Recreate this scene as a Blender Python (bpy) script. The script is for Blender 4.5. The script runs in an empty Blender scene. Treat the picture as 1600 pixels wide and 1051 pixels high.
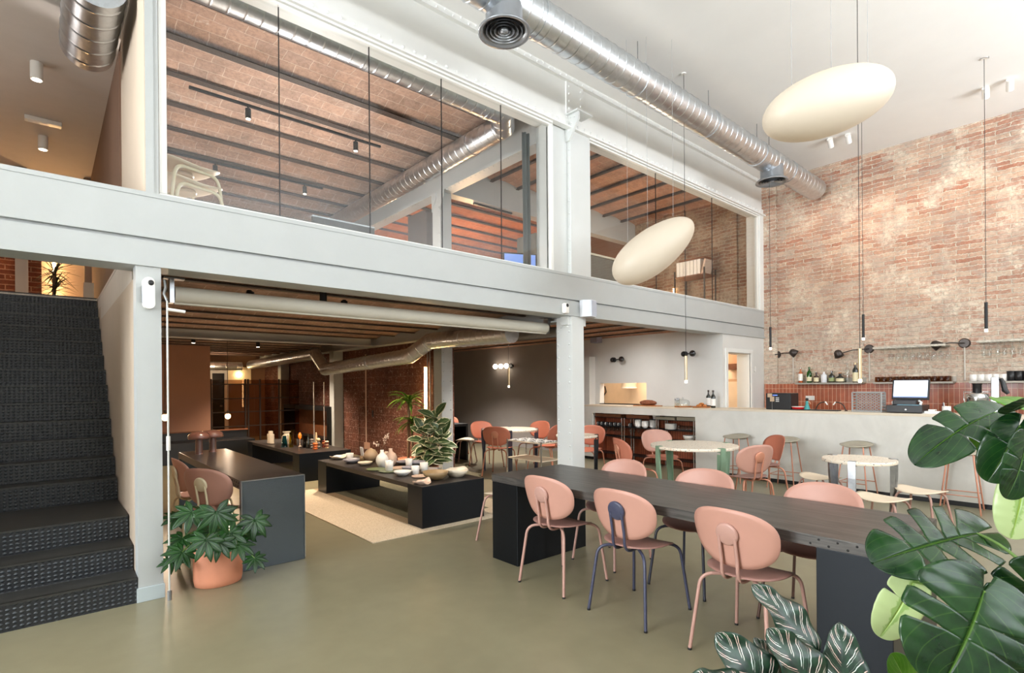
KB, KL, KU, EXPO = 165, 500, 780, 0.03
import bpy, math, random
from math import pi, sin, cos, sqrt, atan2, radians as RD
from mathutils import Vector as V, Matrix as M
random.seed(11)
SC = bpy.context.scene
COL = SC.collection

# ------------------------------------------------------------------ camera (solved from the lines of the room)
EYE = V((0, 0, 1.5))
FPX, PX, PY = 838.318, 799.64, 602.85
YAW, PITCH, ROLL = RD(48.9556), RD(0.0098), RD(-0.45799)
def cam_axes():
    c, s = cos(YAW), sin(YAW)
    R0 = M(((s, -c, 0), (0, 0, -1), (c, s, 0)))
    Rx = M(((1, 0, 0), (0, cos(PITCH), -sin(PITCH)), (0, sin(PITCH), cos(PITCH))))
    Rz = M(((cos(ROLL), -sin(ROLL), 0), (sin(ROLL), cos(ROLL), 0), (0, 0, 1)))
    return Rz @ Rx @ R0
CAMR = cam_axes()
def ray(px, py): return CAMR.transposed() @ V(((px - PX) / FPX, (py - PY) / FPX, 1))
def at(px, py, X=None, Y=None, Z=None, D=None):
    """point of the room seen at a place of the photograph, on the plane X=, Y=, Z= or at depth D="""
    d = ray(px, py)
    t = D if D is not None else ((X - EYE.x) / d.x if X is not None else (Y - EYE.y) / d.y if Y is not None else (Z - EYE.z) / d.z)
    return EYE + d * t

# ------------------------------------------------------------------ mesh building
class MB:
    def __init__(s): s.v, s.f, s.sm, s.uv, s.mi = [], [], [], {}, []
    def add(s, vs, fs, smooth=False, uv=None, mi=0):
        o = len(s.v); s.v += [V(p) for p in vs]
        for f in fs: s.f.append([i + o for i in f]); s.sm.append(smooth); s.mi.append(mi)
        if uv:
            for i, t in enumerate(uv): s.uv[o + i] = t
        return s
    def box(s, x0, x1, y0, y1, z0, z1, mi=0):
        vs = [(x, y, z) for z in (z0, z1) for y in (y0, y1) for x in (x0, x1)]
        return s.add(vs, [(0, 2, 3, 1), (4, 5, 7, 6), (0, 1, 5, 4), (2, 6, 7, 3), (0, 4, 6, 2), (1, 3, 7, 5)], mi=mi)
    def obox(s, c, sx, sy, sz, m=None, mi=0):
        b = MB().box(-sx / 2, sx / 2, -sy / 2, sy / 2, -sz / 2, sz / 2, mi)
        return s.join(b, M.Translation(V(c)) @ (m.to_4x4() if m else M()))
    def join(s, b, m=None):
        o = len(s.v); s.v += [(m @ p if m else p.copy()) for p in b.v]
        s.f += [[i + o for i in f] for f in b.f]; s.sm += b.sm; s.mi += b.mi
        for k, t in b.uv.items(): s.uv[o + k] = t
        return s
    def tf(s, m): s.v = [m @ p for p in s.v]; return s
    def prism(s, poly, a, b, axis='z', smooth=False):
        f = {'z': lambda p, t: (p[0], p[1], t), 'y': lambda p, t: (p[0], t, p[1]), 'x': lambda p, t: (t, p[0], p[1])}[axis]
        n = len(poly)
        vs = [f(p, a) for p in poly] + [f(p, b) for p in poly]
        s.add(vs, [tuple(range(n))[::-1], tuple(range(n, 2 * n))])
        s.add(vs, [(i, (i + 1) % n, n + (i + 1) % n, n + i) for i in range(n)], smooth)
        return s
    def tube(s, pts, r, n=8, cap=True, closed=False):
        pts = [V(p) for p in pts]; k = len(pts)
        rs = r if isinstance(r, (list, tuple)) else [r] * k
        tg = []
        for i in range(k):
            a = pts[(i - 1) % k] if (closed or i > 0) else pts[i]
            b = pts[(i + 1) % k] if (closed or i < k - 1) else pts[i]
            d = b - a; tg.append(d.normalized() if d.length > 1e-9 else V((0, 0, 1)))
        u = tg[0].orthogonal().normalized(); vs = []
        for i in range(k):
            u = u - tg[i] * u.dot(tg[i])
            u = u.normalized() if u.length > 1e-6 else tg[i].orthogonal().normalized()
            w = tg[i].cross(u)
            for j in range(n):
                a = 2 * pi * j / n; vs.append(pts[i] + (u * cos(a) + w * sin(a)) * rs[i])
        fs = [(i * n + j, i * n + (j + 1) % n, ((i + 1) % k) * n + (j + 1) % n, ((i + 1) % k) * n + j) for i in range(k if closed else k - 1) for j in range(n)]
        s.add(vs, fs, True)
        if cap and not closed:
            s.add(vs[:n], [tuple(range(n))[::-1]]); s.add(vs[-n:], [tuple(range(n))])
        return s
    def cyl(s, p0, p1, r, r1=None, n=16, cap=True): return s.tube([p0, p1], [r, r if r1 is None else r1], n, cap)
    def lathe(s, prof, n=24, c=(0, 0, 0), sx=1, sy=1, cap=True, smooth=True):
        c = V(c); k = len(prof)
        vs = [c + V((r * cos(2 * pi * j / n) * sx, r * sin(2 * pi * j / n) * sy, z)) for r, z in prof for j in range(n)]
        fs = [(i * n + j, i * n + (j + 1) % n, (i + 1) * n + (j + 1) % n, (i + 1) * n + j) for i in range(k - 1) for j in range(n)]
        s.add(vs, fs, smooth)
        if cap:
            if prof[0][0] > 1e-4: s.add(vs[:n], [tuple(range(n))[::-1]])
            if prof[-1][0] > 1e-4: s.add(vs[-n:], [tuple(range(n))])
        return s
    def ball(s, c, r, n=14, sx=1, sy=1, sz=1, m=8):
        prof = [(r * sin(pi * i / m) + 1e-5, -r * cos(pi * i / m)) for i in range(m + 1)]
        b = MB().lathe(prof, n, cap=False)
        return s.join(b, M.Translation(V(c)) @ M.Diagonal((sx, sy, sz, 1)))
    def dome(s, c, r, h, d=(0, -1, 0), n=8):
        q = V((0, 0, 1)).rotation_difference(V(d)).to_matrix().to_4x4()
        b = MB().lathe([(r, 0), (r * .82, h * .6), (r * .4, h * .93), (1e-4, h)], n, cap=False)
        return s.join(b, M.Translation(V(c)) @ q)
    def grid(s, nu, nv, fn, smooth=True, uv=True, flip=False):
        vs, us = [], []
        for i in range(nu + 1):
            for j in range(nv + 1):
                vs.append(fn(i / nu, j / nv)); us.append((i / nu, j / nv))
        w = nv + 1
        fs = [(i * w + j, (i + 1) * w + j, (i + 1) * w + j + 1, i * w + j + 1) for i in range(nu) for j in range(nv)]
        if flip: fs = [f[::-1] for f in fs]
        return s.add(vs, fs, smooth, us if uv else None)
    def plate(s, out, hf, th, mp, rings=7, seg=44):
        """a shell: out(a) -> (u, v) rim, hf(u, v) -> height, th thickness, mp(u, v, w) -> point"""
        vs = []
        for side in (0, 1):
            vs.append(mp(0, 0, hf(0, 0) + th * side))
            for r in range(1, rings + 1):
                k = r / rings
                for j in range(seg):
                    u, v = out(2 * pi * j / seg); u *= k; v *= k
                    tt = th * (1 if side else 0)
                    if r == rings: tt = th * (.75 if side else .25)
                    vs.append(mp(u, v, hf(u, v) + tt))
        h = 1 + rings * seg; fs = []
        for side in (0, 1):
            o = side * h
            g = []
            for j in range(seg): g.append((o, o + 1 + j, o + 1 + (j + 1) % seg))
            for r in range(rings - 1):
                for j in range(seg):
                    a = o + 1 + r * seg; b = a + seg; j2 = (j + 1) % seg
                    g.append((a + j, b + j, b + j2, a + j2))
            fs += g if side else [f[::-1] for f in g]
        a = 1 + (rings - 1) * seg
        fs += [(a + j, a + (j + 1) % seg, a + h + (j + 1) % seg, a + h + j) for j in range(seg)]
        return s.add(vs, fs, True)
    def obj(s, name, mat, parent=None, bevel=0, solid=0, sub=0, fix=True, seg=2):
        me = bpy.data.meshes.new(name)
        me.from_pydata([tuple(p) for p in s.v], [], s.f)
        me.polygons.foreach_set('use_smooth', s.sm)
        mats = mat if isinstance(mat, (list, tuple)) else [mat]
        for m in mats: me.materials.append(m)
        if len(mats) > 1: me.polygons.foreach_set('material_index', s.mi)
        if s.uv:
            l = me.uv_layers.new(name='UVMap')
            for lp in me.loops: l.data[lp.index].uv = s.uv.get(lp.vertex_index, (0, 0))
        me.update()
        o = bpy.data.objects.new(name, me); COL.objects.link(o)
        if parent: o.parent = parent
        if solid:
            m = o.modifiers.new('s', 'SOLIDIFY'); m.thickness = solid; m.offset = 0
        if bevel:
            m = o.modifiers.new('b', 'BEVEL'); m.width = bevel; m.segments = seg; m.limit_method = 'ANGLE'; m.angle_limit = RD(40)
        if sub:
            m = o.modifiers.new('u', 'SUBSURF'); m.levels = sub; m.render_levels = sub
        return o

def thing(name, label, cat, loc=(0, 0, 0), rz=0, group=None):
    o = bpy.data.objects.new(name, None); COL.objects.link(o); o.empty_display_size = .1
    o.location = loc; o.rotation_euler = (0, 0, rz); o['label'] = label; o['category'] = cat
    if group: o['group'] = group
    return o
def tag(o, label, cat, group=None, loc=None):
    o['label'] = label; o['category'] = cat
    if group: o['group'] = group
    if loc is not None: o.location = loc
    return o
def struct(name, mb, mat, parent=None, **k):
    o = mb.obj(name, mat, parent, **k); o['kind'] = 'structure'; return o
def dup(root, loc, rz=None, label=None, group=None, cat=None):
    def cp(o, p):
        c = o.copy(); COL.objects.link(c)
        if p: c.parent = p
        for ch in list(o.children): cp(ch, c)
        return c
    r = cp(root, None); r.location = loc
    if rz is not None: r.rotation_euler = (0, 0, rz)
    if label: r['label'] = label
    if group: r['group'] = group
    return r
def remat(root, part, mat):
    for ch in root.children_recursive:
        if ch.name.split('.')[0] == part:
            ch.data = ch.data.copy(); ch.data.materials.clear(); ch.data.materials.append(mat)
def arc(p0, p1, p2, n=6):
    """rounded corner through p1 (quadratic)"""
    p0, p1, p2 = V(p0), V(p1), V(p2)
    return [p0 * (1 - t) ** 2 + p1 * 2 * t * (1 - t) + p2 * t * t for t in [i / n for i in range(n + 1)]]

# ------------------------------------------------------------------ materials
def lin(c): return tuple(((x / 255) / 12.92 if x / 255 <= .04045 else ((x / 255 + .055) / 1.055) ** 2.4) for x in c) + (1,)
class NT:
    def __init__(s, name):
        s.m = bpy.data.materials.new(name); s.m.use_nodes = True; s.t = s.m.node_tree; s.t.nodes.clear()
        s.out = s.n('ShaderNodeOutputMaterial'); s.b = s.n('ShaderNodeBsdfPrincipled'); s.l(s.b, 0, s.out, 0)
    def n(s, k, **a):
        x = s.t.nodes.new(k)
        for q, w in a.items(): setattr(x, q, w)
        return x
    def l(s, a, i, b, j):
        o = a.outputs[i] if isinstance(i, (int, str)) else i
        s.t.links.new(o, b.inputs[j]); return b
    def pos(s): return s.n('ShaderNodeNewGeometry'), 'Position'
    def objc(s): return s.n('ShaderNodeTexCoord'), 'Object'
    def noise(s, scale, src=None, detail=4, rough=.6, dist=0):
        x = s.n('ShaderNodeTexNoise'); x.inputs['Scale'].default_value = scale; x.inputs['Detail'].default_value = detail
        x.inputs['Roughness'].default_value = rough; x.inputs['Distortion'].default_value = dist
        a, b = src or s.objc(); s.l(a, b, x, 'Vector'); return x
    def ramp(s, src, stops, i=0):
        x = s.n('ShaderNodeValToRGB'); e = x.color_ramp.elements
        while len(e) < len(stops): e.new(.5)
        for el, (p, c) in zip(e, stops): el.position = p; el.color = c if len(c) == 4 else c + (1,)
        x.color_ramp.interpolation = 'EASE'; s.l(src, i, x, 'Fac'); return x
    def mix(s, fac, a, b, mode='MIX'):
        x = s.n('ShaderNodeMix', data_type='RGBA', blend_type=mode)
        for j, q in ((0, fac), (6, a), (7, b)):
            if isinstance(q, tuple) and hasattr(q[0], 'outputs'): s.t.links.new(q[0].outputs[q[1]], x.inputs[j])
            else: x.inputs[j].default_value = q
        return x
    def math(s, op, a, b=0, c=0):
        x = s.n('ShaderNodeMath', operation=op)
        for j, q in enumerate((a, b, c)):
            if isinstance(q, tuple): s.t.links.new(q[0].outputs[q[1]], x.inputs[j])
            elif j < len(x.inputs): x.inputs[j].default_value = q
        return x
    def bump(s, src, i, k, d=.01):
        x = s.n('ShaderNodeBump'); x.inputs['Strength'].default_value = k; x.inputs['Distance'].default_value = d
        s.l(src, i, x, 'Height'); s.l(x, 0, s.b, 'Normal'); return x
    def set(s, **k):
        for q, w in k.items():
            s.b.inputs[{'col': 'Base Color', 'rough': 'Roughness', 'metal': 'Metallic', 'spec': 'Specular IOR Level', 'trans': 'Transmission Weight', 'ior': 'IOR', 'coat': 'Coat Weight', 'sub': 'Subsurface Weight', 'em': 'Emission Color', 'es': 'Emission Strength', 'alpha': 'Alpha'}[q]].default_value = w
        return s
W0, W1 = (0, 0, 0, 1), (1, 1, 1, 1)
def sc(c, k): return tuple(min(1, x * k) for x in c[:3]) + (1,)
def plain(name, c, rough=.5, metal=0, var=.06, vs=6, bump=0, bs=60, spec=.5, coat=0):
    m = NT(name); L = lin(c); m.set(rough=rough, metal=metal, spec=spec, coat=coat)
    n = m.noise(vs)
    r = m.ramp(n, [(.3, sc(L, 1 - var)), (.7, sc(L, 1 + var))]); m.l(r, 0, m.b, 'Base Color')
    if bump:
        q = m.noise(bs); m.bump(q, 0, bump, .004)
    return m.m
def glow(name, c, k):
    m = NT(name); m.set(col=lin(c), em=lin(c), es=k, rough=.6); return m.m
def glass(name, tint=(1, 1, 1, 1), refl=1.0, rough=0.0):
    """thin sheet glass: see-through with a clear mirror image growing at grazing view"""
    m = NT(name); m.t.nodes.remove(m.b)
    tr = m.n('ShaderNodeBsdfTransparent'); tr.inputs[0].default_value = tint
    gl = m.n('ShaderNodeBsdfGlossy'); gl.inputs['Roughness'].default_value = rough
    lw = m.n('ShaderNodeLayerWeight'); lw.inputs[0].default_value = .5
    p5 = m.math('POWER', (lw, 1), 5.0); k = m.math('MULTIPLY_ADD', (p5, 0), .9 * refl, .035 * refl); mx = m.n('ShaderNodeMixShader')
    m.l(k, 0, mx, 0); m.l(tr, 0, mx, 1); m.l(gl, 0, mx, 2); m.l(mx, 0, m.out, 0); return m.m
def plane_uv(m, u, v):
    g, p = m.pos(); sx = m.n('ShaderNodeSeparateXYZ'); m.l(g, p, sx, 0)
    c = m.n('ShaderNodeCombineXYZ'); m.l(sx, u, c, 0); m.l(sx, v, c, 1); return c
def bricks(name, u, v, bw, bh, mortar, c1, c2, cm, rag=0, pale=None, grey=None, plaster=None, pl=(.5, .62), warp=.02, fleck=None, rough=.85, bump=.6, offset=.5, dirt=.25, msm=.3):
    m = NT(name); m.set(rough=rough, spec=.25); uv = plane_uv(m, u, v)
    g = m.pos()
    wn = m.noise(5.5, g, 3); sub = m.n('ShaderNodeVectorMath', operation='SUBTRACT'); m.l(wn, 1, sub, 0); sub.inputs[1].default_value = (.5, .5, .5)
    ml = m.n('ShaderNodeVectorMath', operation='SCALE'); m.l(sub, 0, ml, 0); ml.inputs['Scale'].default_value = warp * 2
    ad = m.n('ShaderNodeVectorMath', operation='ADD'); m.l(uv, 0, ad, 0); m.l(ml, 0, ad, 1)
    if rag:
        w2 = m.noise(34, g, 3, .7); s2 = m.n('ShaderNodeVectorMath', operation='SUBTRACT'); m.l(w2, 1, s2, 0); s2.inputs[1].default_value = (.5, .5, .5)
        l2_ = m.n('ShaderNodeVectorMath', operation='SCALE'); m.l(s2, 0, l2_, 0); l2_.inputs['Scale'].default_value = rag
        a2 = m.n('ShaderNodeVectorMath', operation='ADD'); m.l(ad, 0, a2, 0); m.l(l2_, 0, a2, 1); ad = a2
    b = m.n('ShaderNodeTexBrick'); b.offset = offset; b.inputs['Scale'].default_value = 1
    b.inputs['Brick Width'].default_value = bw; b.inputs['Row Height'].default_value = bh
    b.inputs['Mortar Size'].default_value = mortar; b.inputs['Mortar Smooth'].default_value = msm; b.inputs['Bias'].default_value = 0
    b.inputs['Color1'].default_value = lin(c1); b.inputs['Color2'].default_value = lin(c2); b.inputs['Mortar'].default_value = lin(cm)
    m.l(ad, 0, b, 'Vector')
    n1 = m.noise(3.1, g, 6); r1 = m.ramp(n1, [(.25, sc(W1, 1 - dirt)), (.75, (1, 1, 1, 1))])
    col = m.mix(.9, (b, 0), (r1, 0), 'MULTIPLY')
    n5 = m.noise(26, g, 5, .7); r5 = m.ramp(n5, [(.3, (.72, .72, .72, 1)), (.65, (1.12, 1.12, 1.12, 1))])
    col = m.mix(.8, (col, 2), (r5, 0), 'MULTIPLY')
    if grey:
        ng = m.noise(2.4, g, 5, .7, .5); rg = m.ramp(ng, [(.45, W0), (.66, W1)]); col = m.mix((rg, 0), (col, 2), (m.mix(.55, (col, 2), lin(grey)), 2))
    if plaster:
        n2 = m.noise(1.6, g, 8, .68, .4); r2 = m.ramp(n2, [(pl[0], W0), (pl[1], W1)])
        n3 = m.noise(17, g, 6, .75); r3 = m.ramp(n3, [(.42, (.25, .25, .25, 1)), (.6, W1)])
        k = m.mix(1.0, (r2, 0), (r3, 0), 'MULTIPLY')
        if pale:
            zz = m.n('ShaderNodeSeparateXYZ'); m.l(*g, zz, 0); nz = m.math('MULTIPLY_ADD', (n2, 0), 1.6, (zz, 2)); rz_ = m.n('ShaderNodeMapRange'); m.l(nz, 0, rz_, 0)
            for q_, w_ in ((1, pale[1]), (2, pale[0]), (3, .0), (4, .72)): rz_.inputs[q_].default_value = w_
            k3 = m.mix(1.0, (m.mix(1.0, (rz_, 0), (rz_, 0), 'MIX'), 2), (r3, 0), 'MULTIPLY'); k = m.mix(1.0, (k, 2), (k3, 2), 'LIGHTEN')
        col = m.mix((k, 2), (col, 2), lin(plaster))
    if fleck:
        n4 = m.noise(fleck[1], g, 8, .8, 1.2); r4 = m.ramp(n4, [(fleck[2], W0), (fleck[2] + .07, W1)])
        col = m.mix((r4, 0), (col, 2), lin(fleck[0]))
    m.l(col, 2, m.b, 'Base Color')
    hh = m.math('MULTIPLY_ADD', (n5, 0), .5, (b, 1)) if False else m.math('SUBTRACT', (n5, 0), (b, 1))
    m.bump(hh, 0, bump, .012)
    return m.m

WHITE = plain('white_paint', (226, 226, 222), .45, var=.015, vs=2)
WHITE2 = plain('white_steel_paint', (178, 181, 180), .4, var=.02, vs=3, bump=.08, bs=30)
CEILW = plain('ceiling_plaster', (232, 231, 228), .8, var=.015, vs=1.5)
GREYW = plain('grey_plaster', (158, 151, 146), .8, var=.04, vs=1.2)
PALEW = plain('pale_plaster', (212, 211, 207), .75, var=.03, vs=1.5)
BEIGEW = plain('beige_plaster', (196, 178, 158), .75, var=.03, vs=1.5)
PINKW = plain('pink_plaster', (176, 130, 106), .8, var=.04, vs=1.5)
BROWNW = plain('brown_plaster', (120, 92, 74), .8, var=.05, vs=1.5)
SKIRT = plain('blue_grey_skirting', (176, 186, 188), .5, var=.03)
BLACK = plain('black_metal', (24, 24, 25), .45, .3, var=.1)
BLACKP = plain('black_plastic', (20, 20, 22), .4, var=.1)
CHROME = plain('chrome', (200, 200, 198), .18, 1, var=.05)
STEEL = plain('brushed_steel', (165, 166, 168), .3, 1, var=.1, vs=20)
BRASS = plain('pale_brass', (214, 190, 150), .35, .6, var=.05)
PINK = plain('pink_laminate', (184, 137, 121), .5, var=.03, vs=3)
PINK2 = plain('deep_pink_laminate', (183, 110, 86), .5, var=.04, vs=3)
PSEAT = plain('dusty_pink_seat', (150, 110, 100), .5, var=.04, vs=3)
PTUBE = plain('pink_tube', (178, 138, 126), .4, var=.03)
NAVY = plain('navy_tube', (62, 64, 84), .4, var=.05)
DNAVY = plain('dark_blue_tube', (44, 45, 58), .4, var=.05)
BROWNT = plain('brown_tube', (88, 62, 52), .4, var=.05)
CREAM = plain('cream_tube', (212, 198, 164), .4, var=.03)
COPPER = plain('copper_tube', (196, 134, 108), .38, .3, var=.05)
OLIVE = plain('greige_shell', (158, 150, 132), .5, var=.04)
SAND = plain('sand_shell', (222, 205, 180), .5, var=.03)
GREENM = plain('sage_green_steel', (122, 148, 122), .45, var=.04)
BLUEM = plain('slate_blue_steel', (66, 68, 84), .45, var=.04)
TERRA = plain('terracotta', (212, 140, 108), .75, var=.05, vs=5, bump=.1, bs=40)
CERW = plain('white_ceramic', (232, 228, 222), .3, var=.02)
CERC = plain('cream_ceramic', (214, 200, 178), .4, var=.04, vs=20)
CERP = plain('pink_beige_ceramic', (206, 178, 158), .45, var=.05, vs=20)
CERG = plain('green_ceramic', (110, 118, 92), .4, var=.08, vs=20)
CERB = plain('brown_ceramic', (150, 124, 88), .4, var=.08, vs=20)
CERL = plain('grey_lilac_ceramic', (150, 146, 152), .4, var=.05, vs=20)
WOODT = plain('warm_wood', (172, 110, 62), .5, var=.2, vs=12)
DWOOD = plain('dark_wood', (118, 70, 42), .5, var=.2, vs=12)
PAPER = plain('paper', (226, 226, 224), .7, var=.02)
SOIL = plain('soil', (50, 38, 28), .95, var=.3, vs=30)
BARK = plain('bark', (110, 88, 66), .85, var=.25, vs=40, bump=.4)
STEM = plain('green_stem', (92, 120, 52), .5, var=.15, vs=20)
DKBR = plain('dark_bronze', (62, 54, 50), .4, .5, var=.12, vs=30)

def steel_dark(name, c, rough=.34):
    m = NT(name); m.set(metal=.75, rough=rough, spec=.5, col=lin(c)); return m.m
DSTEEL = steel_dark('raw_blue_steel', (92, 100, 106), .27)
DSTEEL2 = steel_dark('black_steel', (36, 39, 43), .34)
def tabletop_mat():
    m = NT('dark_waxed_top'); m.set(rough=.36, spec=.45, metal=.25)
    a, b = m.objc(); mp = m.n('ShaderNodeMapping'); mp.inputs['Scale'].default_value = (26, 2.0, 26); m.l(a, b, mp, 0)
    n = m.noise(1.6, (mp, 0), 6, .6, .5); r = m.ramp(n, [(.3, lin((58, 55, 53))), (.72, lin((94, 90, 86)))]); m.l(r, 0, m.b, 'Base Color')
    m.bump(n, 0, .12, .003); return m.m
TOPD = tabletop_mat()
TOPB = plain('dark_brown_waxed_top', (54, 48, 45), .34, .2, var=.12, vs=4)
def floor_mat():
    m = NT('polished_concrete'); m.set(spec=.5, rough=.3)
    g = m.pos(); n = m.noise(.7, g, 2, .5); n2 = m.noise(7, g, 3, .5)
    r = m.ramp(n, [(.2, lin((121, 114, 91))), (.5, lin((132, 125, 100))), (.8, lin((142, 135, 110)))])
    r2 = m.ramp(n2, [(.1, (.90, .90, .90, 1)), (.9, (1.07, 1.07, 1.07, 1))])
    c = m.mix(.8, (r, 0), (r2, 0), 'MULTIPLY'); m.l(c, 2, m.b, 'Base Color'); return m.m
FLOORM = floor_mat()
def concrete_mat(name, c, v=.08):
    m = NT(name); m.set(rough=.6, spec=.35); g = m.pos(); n = m.noise(1.4, g, 7, .65, .6); L = lin(c)
    r = m.ramp(n, [(.3, sc(L, 1 - v)), (.7, sc(L, 1 + v))]); m.l(r, 0, m.b, 'Base Color'); m.bump(m.noise(40, g), 0, .05, .002); return m.m
MICRO = concrete_mat('grey_microcement', (208, 205, 198))
def terrazzo_mat():
    m = NT('terrazzo'); m.set(rough=.35, spec=.5)
    v = m.n('ShaderNodeTexVoronoi'); v.inputs['Scale'].default_value = 46; a, b = m.objc(); m.l(a, b, v, 'Vector')
    mask = m.ramp(v, [(.22, W1), (.3, W0)], 'Distance')
    sx = m.n('ShaderNodeSeparateColor'); m.l(v, 'Color', sx, 0)
    chip = m.ramp(sx, [(.0, lin((52, 50, 52))), (.3, lin((196, 140, 100))), (.55, lin((176, 168, 156))), (.8, lin((240, 236, 228)))], 0)
    chip.color_ramp.interpolation = 'CONSTANT'
    c = m.mix((mask, 0), lin((229, 216, 197)), (chip, 0)); m.l(c, 2, m.b, 'Base Color'); return m.m
TERRAZZO = terrazzo_mat()
def duct_mat(name, c=(196, 200, 202), rough=.28):
    m = NT(name); m.set(metal=1, rough=rough)
    v = m.n('ShaderNodeTexVoronoi'); v.inputs['Scale'].default_value = 30; a, b = m.objc(); m.l(a, b, v, 'Vector')
    L = lin(c); sx = m.n('ShaderNodeSeparateColor'); m.l(v, 'Color', sx, 0)
    r = m.ramp(sx, [(0, sc(L, .92)), (1, sc(L, 1.03))], 0); m.l(r, 0, m.b, 'Base Color')
    q = m.ramp(m.noise(6), [(.3, (rough - .02,) * 3 + (1,)), (.7, (rough + .04,) * 3 + (1,))]); m.l(q, 0, m.b, 'Roughness'); return m.m
DUCT = duct_mat('galvanised_steel', (208, 213, 218), .3)
GREYD = plain('grey_diffuser_paint', (140, 143, 147), .35, .5, var=.04)
BRICK_R = bricks('pale_brick', 1, 2, .31, .066, .009, (172, 116, 93), (204, 174, 150), (230, 217, 198), plaster=(222, 209, 190), pl=(.47, .64), warp=.03, bump=1.0, dirt=.25, rag=.032, pale=(2.4, 4.4), grey=(170, 156, 144), msm=.6)
BRICK_U = bricks('rough_brown_brick', 1, 2, .29, .07, .012, (150, 104, 80), (168, 138, 112), (182, 164, 142), plaster=(176, 156, 134), pl=(.48, .6), warp=.03, bump=1, dirt=.45)
BRICK_D = bricks('dark_red_brick', 1, 2, .31, .155, .006, (116, 70, 55), (98, 60, 48), (140, 104, 88), fleck=((206, 178, 162), 22, .56), warp=.018, bump=.8, dirt=.45, rag=.02)
BRICK_DX = bricks('dark_red_brick_back', 0, 2, .29, .075, .008, (120, 66, 46), (100, 54, 40), (160, 120, 98), fleck=((198, 170, 152), 14, .63), warp=.012, bump=.8, dirt=.4)
VAULT_X = bricks('vault_tiles_along_x', 0, 1, .30, .16, .004, (182, 148, 128), (164, 136, 120), (206, 184, 166), plaster=(182, 164, 150), pl=(.55, .7), fleck=((214, 202, 188), 5, .63), warp=.02, bump=.5, dirt=.35, rough=.75)
VAULT_Y = bricks('vault_tiles_along_y', 1, 0, .30, .16, .004, (194, 144, 118), (178, 136, 112), (200, 170, 148), fleck=((205, 190, 172), 5, .66), warp=.02, bump=.5, dirt=.35, rough=.75)
VAULT_O = bricks('warm_lit_vault_tiles', 0, 1, .30, .16, .004, (196, 122, 78), (184, 112, 72), (200, 150, 110), fleck=((214, 184, 150), 6, .7), warp=.02, bump=.5, dirt=.3, rough=.75)  # orange glow of the warm lamps is put into the tile colour
def tile_mat(name, u, v, c1, c2, cm, tw, th, mo, rough=.3):
    m = NT(name); m.set(rough=rough, spec=.5); uv = plane_uv(m, v, u)
    b = m.n('ShaderNodeTexBrick'); b.offset = 0; b.inputs['Scale'].default_value = 1; b.inputs['Brick Width'].default_value = th; b.inputs['Row Height'].default_value = tw
    b.inputs['Mortar Size'].default_value = mo; b.inputs['Mortar Smooth'].default_value = .1
    b.inputs['Color1'].default_value = lin(c1); b.inputs['Color2'].default_value = lin(c2); b.inputs['Mortar'].default_value = lin(cm); m.l(uv, 0, b, 'Vector')
    n = m.noise(14, m.pos(), 4); r = m.ramp(n, [(.3, (.82, .82, .82, 1)), (.7, (1.08, 1.08, 1.08, 1))]); c = m.mix(.8, (b, 0), (r, 0), 'MULTIPLY'); m.l(c, 2, m.b, 'Base Color')
    i = m.math('SUBTRACT', 1.0, (b, 1)); m.bump(i, 0, .4, .003); return m.m
TILE = tile_mat('terracotta_tiles', 1, 2, (172, 92, 62), (150, 78, 52), (214, 178, 150), .064, .235, .003)
TILE2 = tile_mat('terracotta_slats', 1, 2, (192, 104, 68), (172, 88, 58), (90, 46, 34), .05, 1.2, .004, .5)
def tread_mat():
    m = NT('black_studded_rubber'); m.set(rough=.42, spec=.5)
    g, p = m.pos(); sx = m.n('ShaderNodeSeparateXYZ'); m.l(g, p, sx, 0)
    s2 = m.math('ADD', (sx, 1), (sx, 2))
    ux = m.math('MULTIPLY', (sx, 0), 2 * pi / .066); uz = m.math('MULTIPLY', (s2, 0), 2 * pi / .056)
    a = m.math('SINE', (m.math('ADD', (ux, 0), (uz, 0)), 0)); b = m.math('SINE', (m.math('SUBTRACT', (ux, 0), (uz, 0)), 0))
    h = m.math('MULTIPLY', (a, 0), (b, 0)); hh = m.math('MAXIMUM', (h, 0), 0.1)
    r = m.ramp(hh, [(.1, lin((28, 30, 33))), (.75, lin((54, 59, 64)))]); m.l(r, 0, m.b, 'Base Color')
    m.bump(hh, 0, .7, .01); return m.m
TREAD = tread_mat()
TREADT = plain('black_rubber_tread', (44, 43, 40), .45, var=.12, vs=8)
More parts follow.
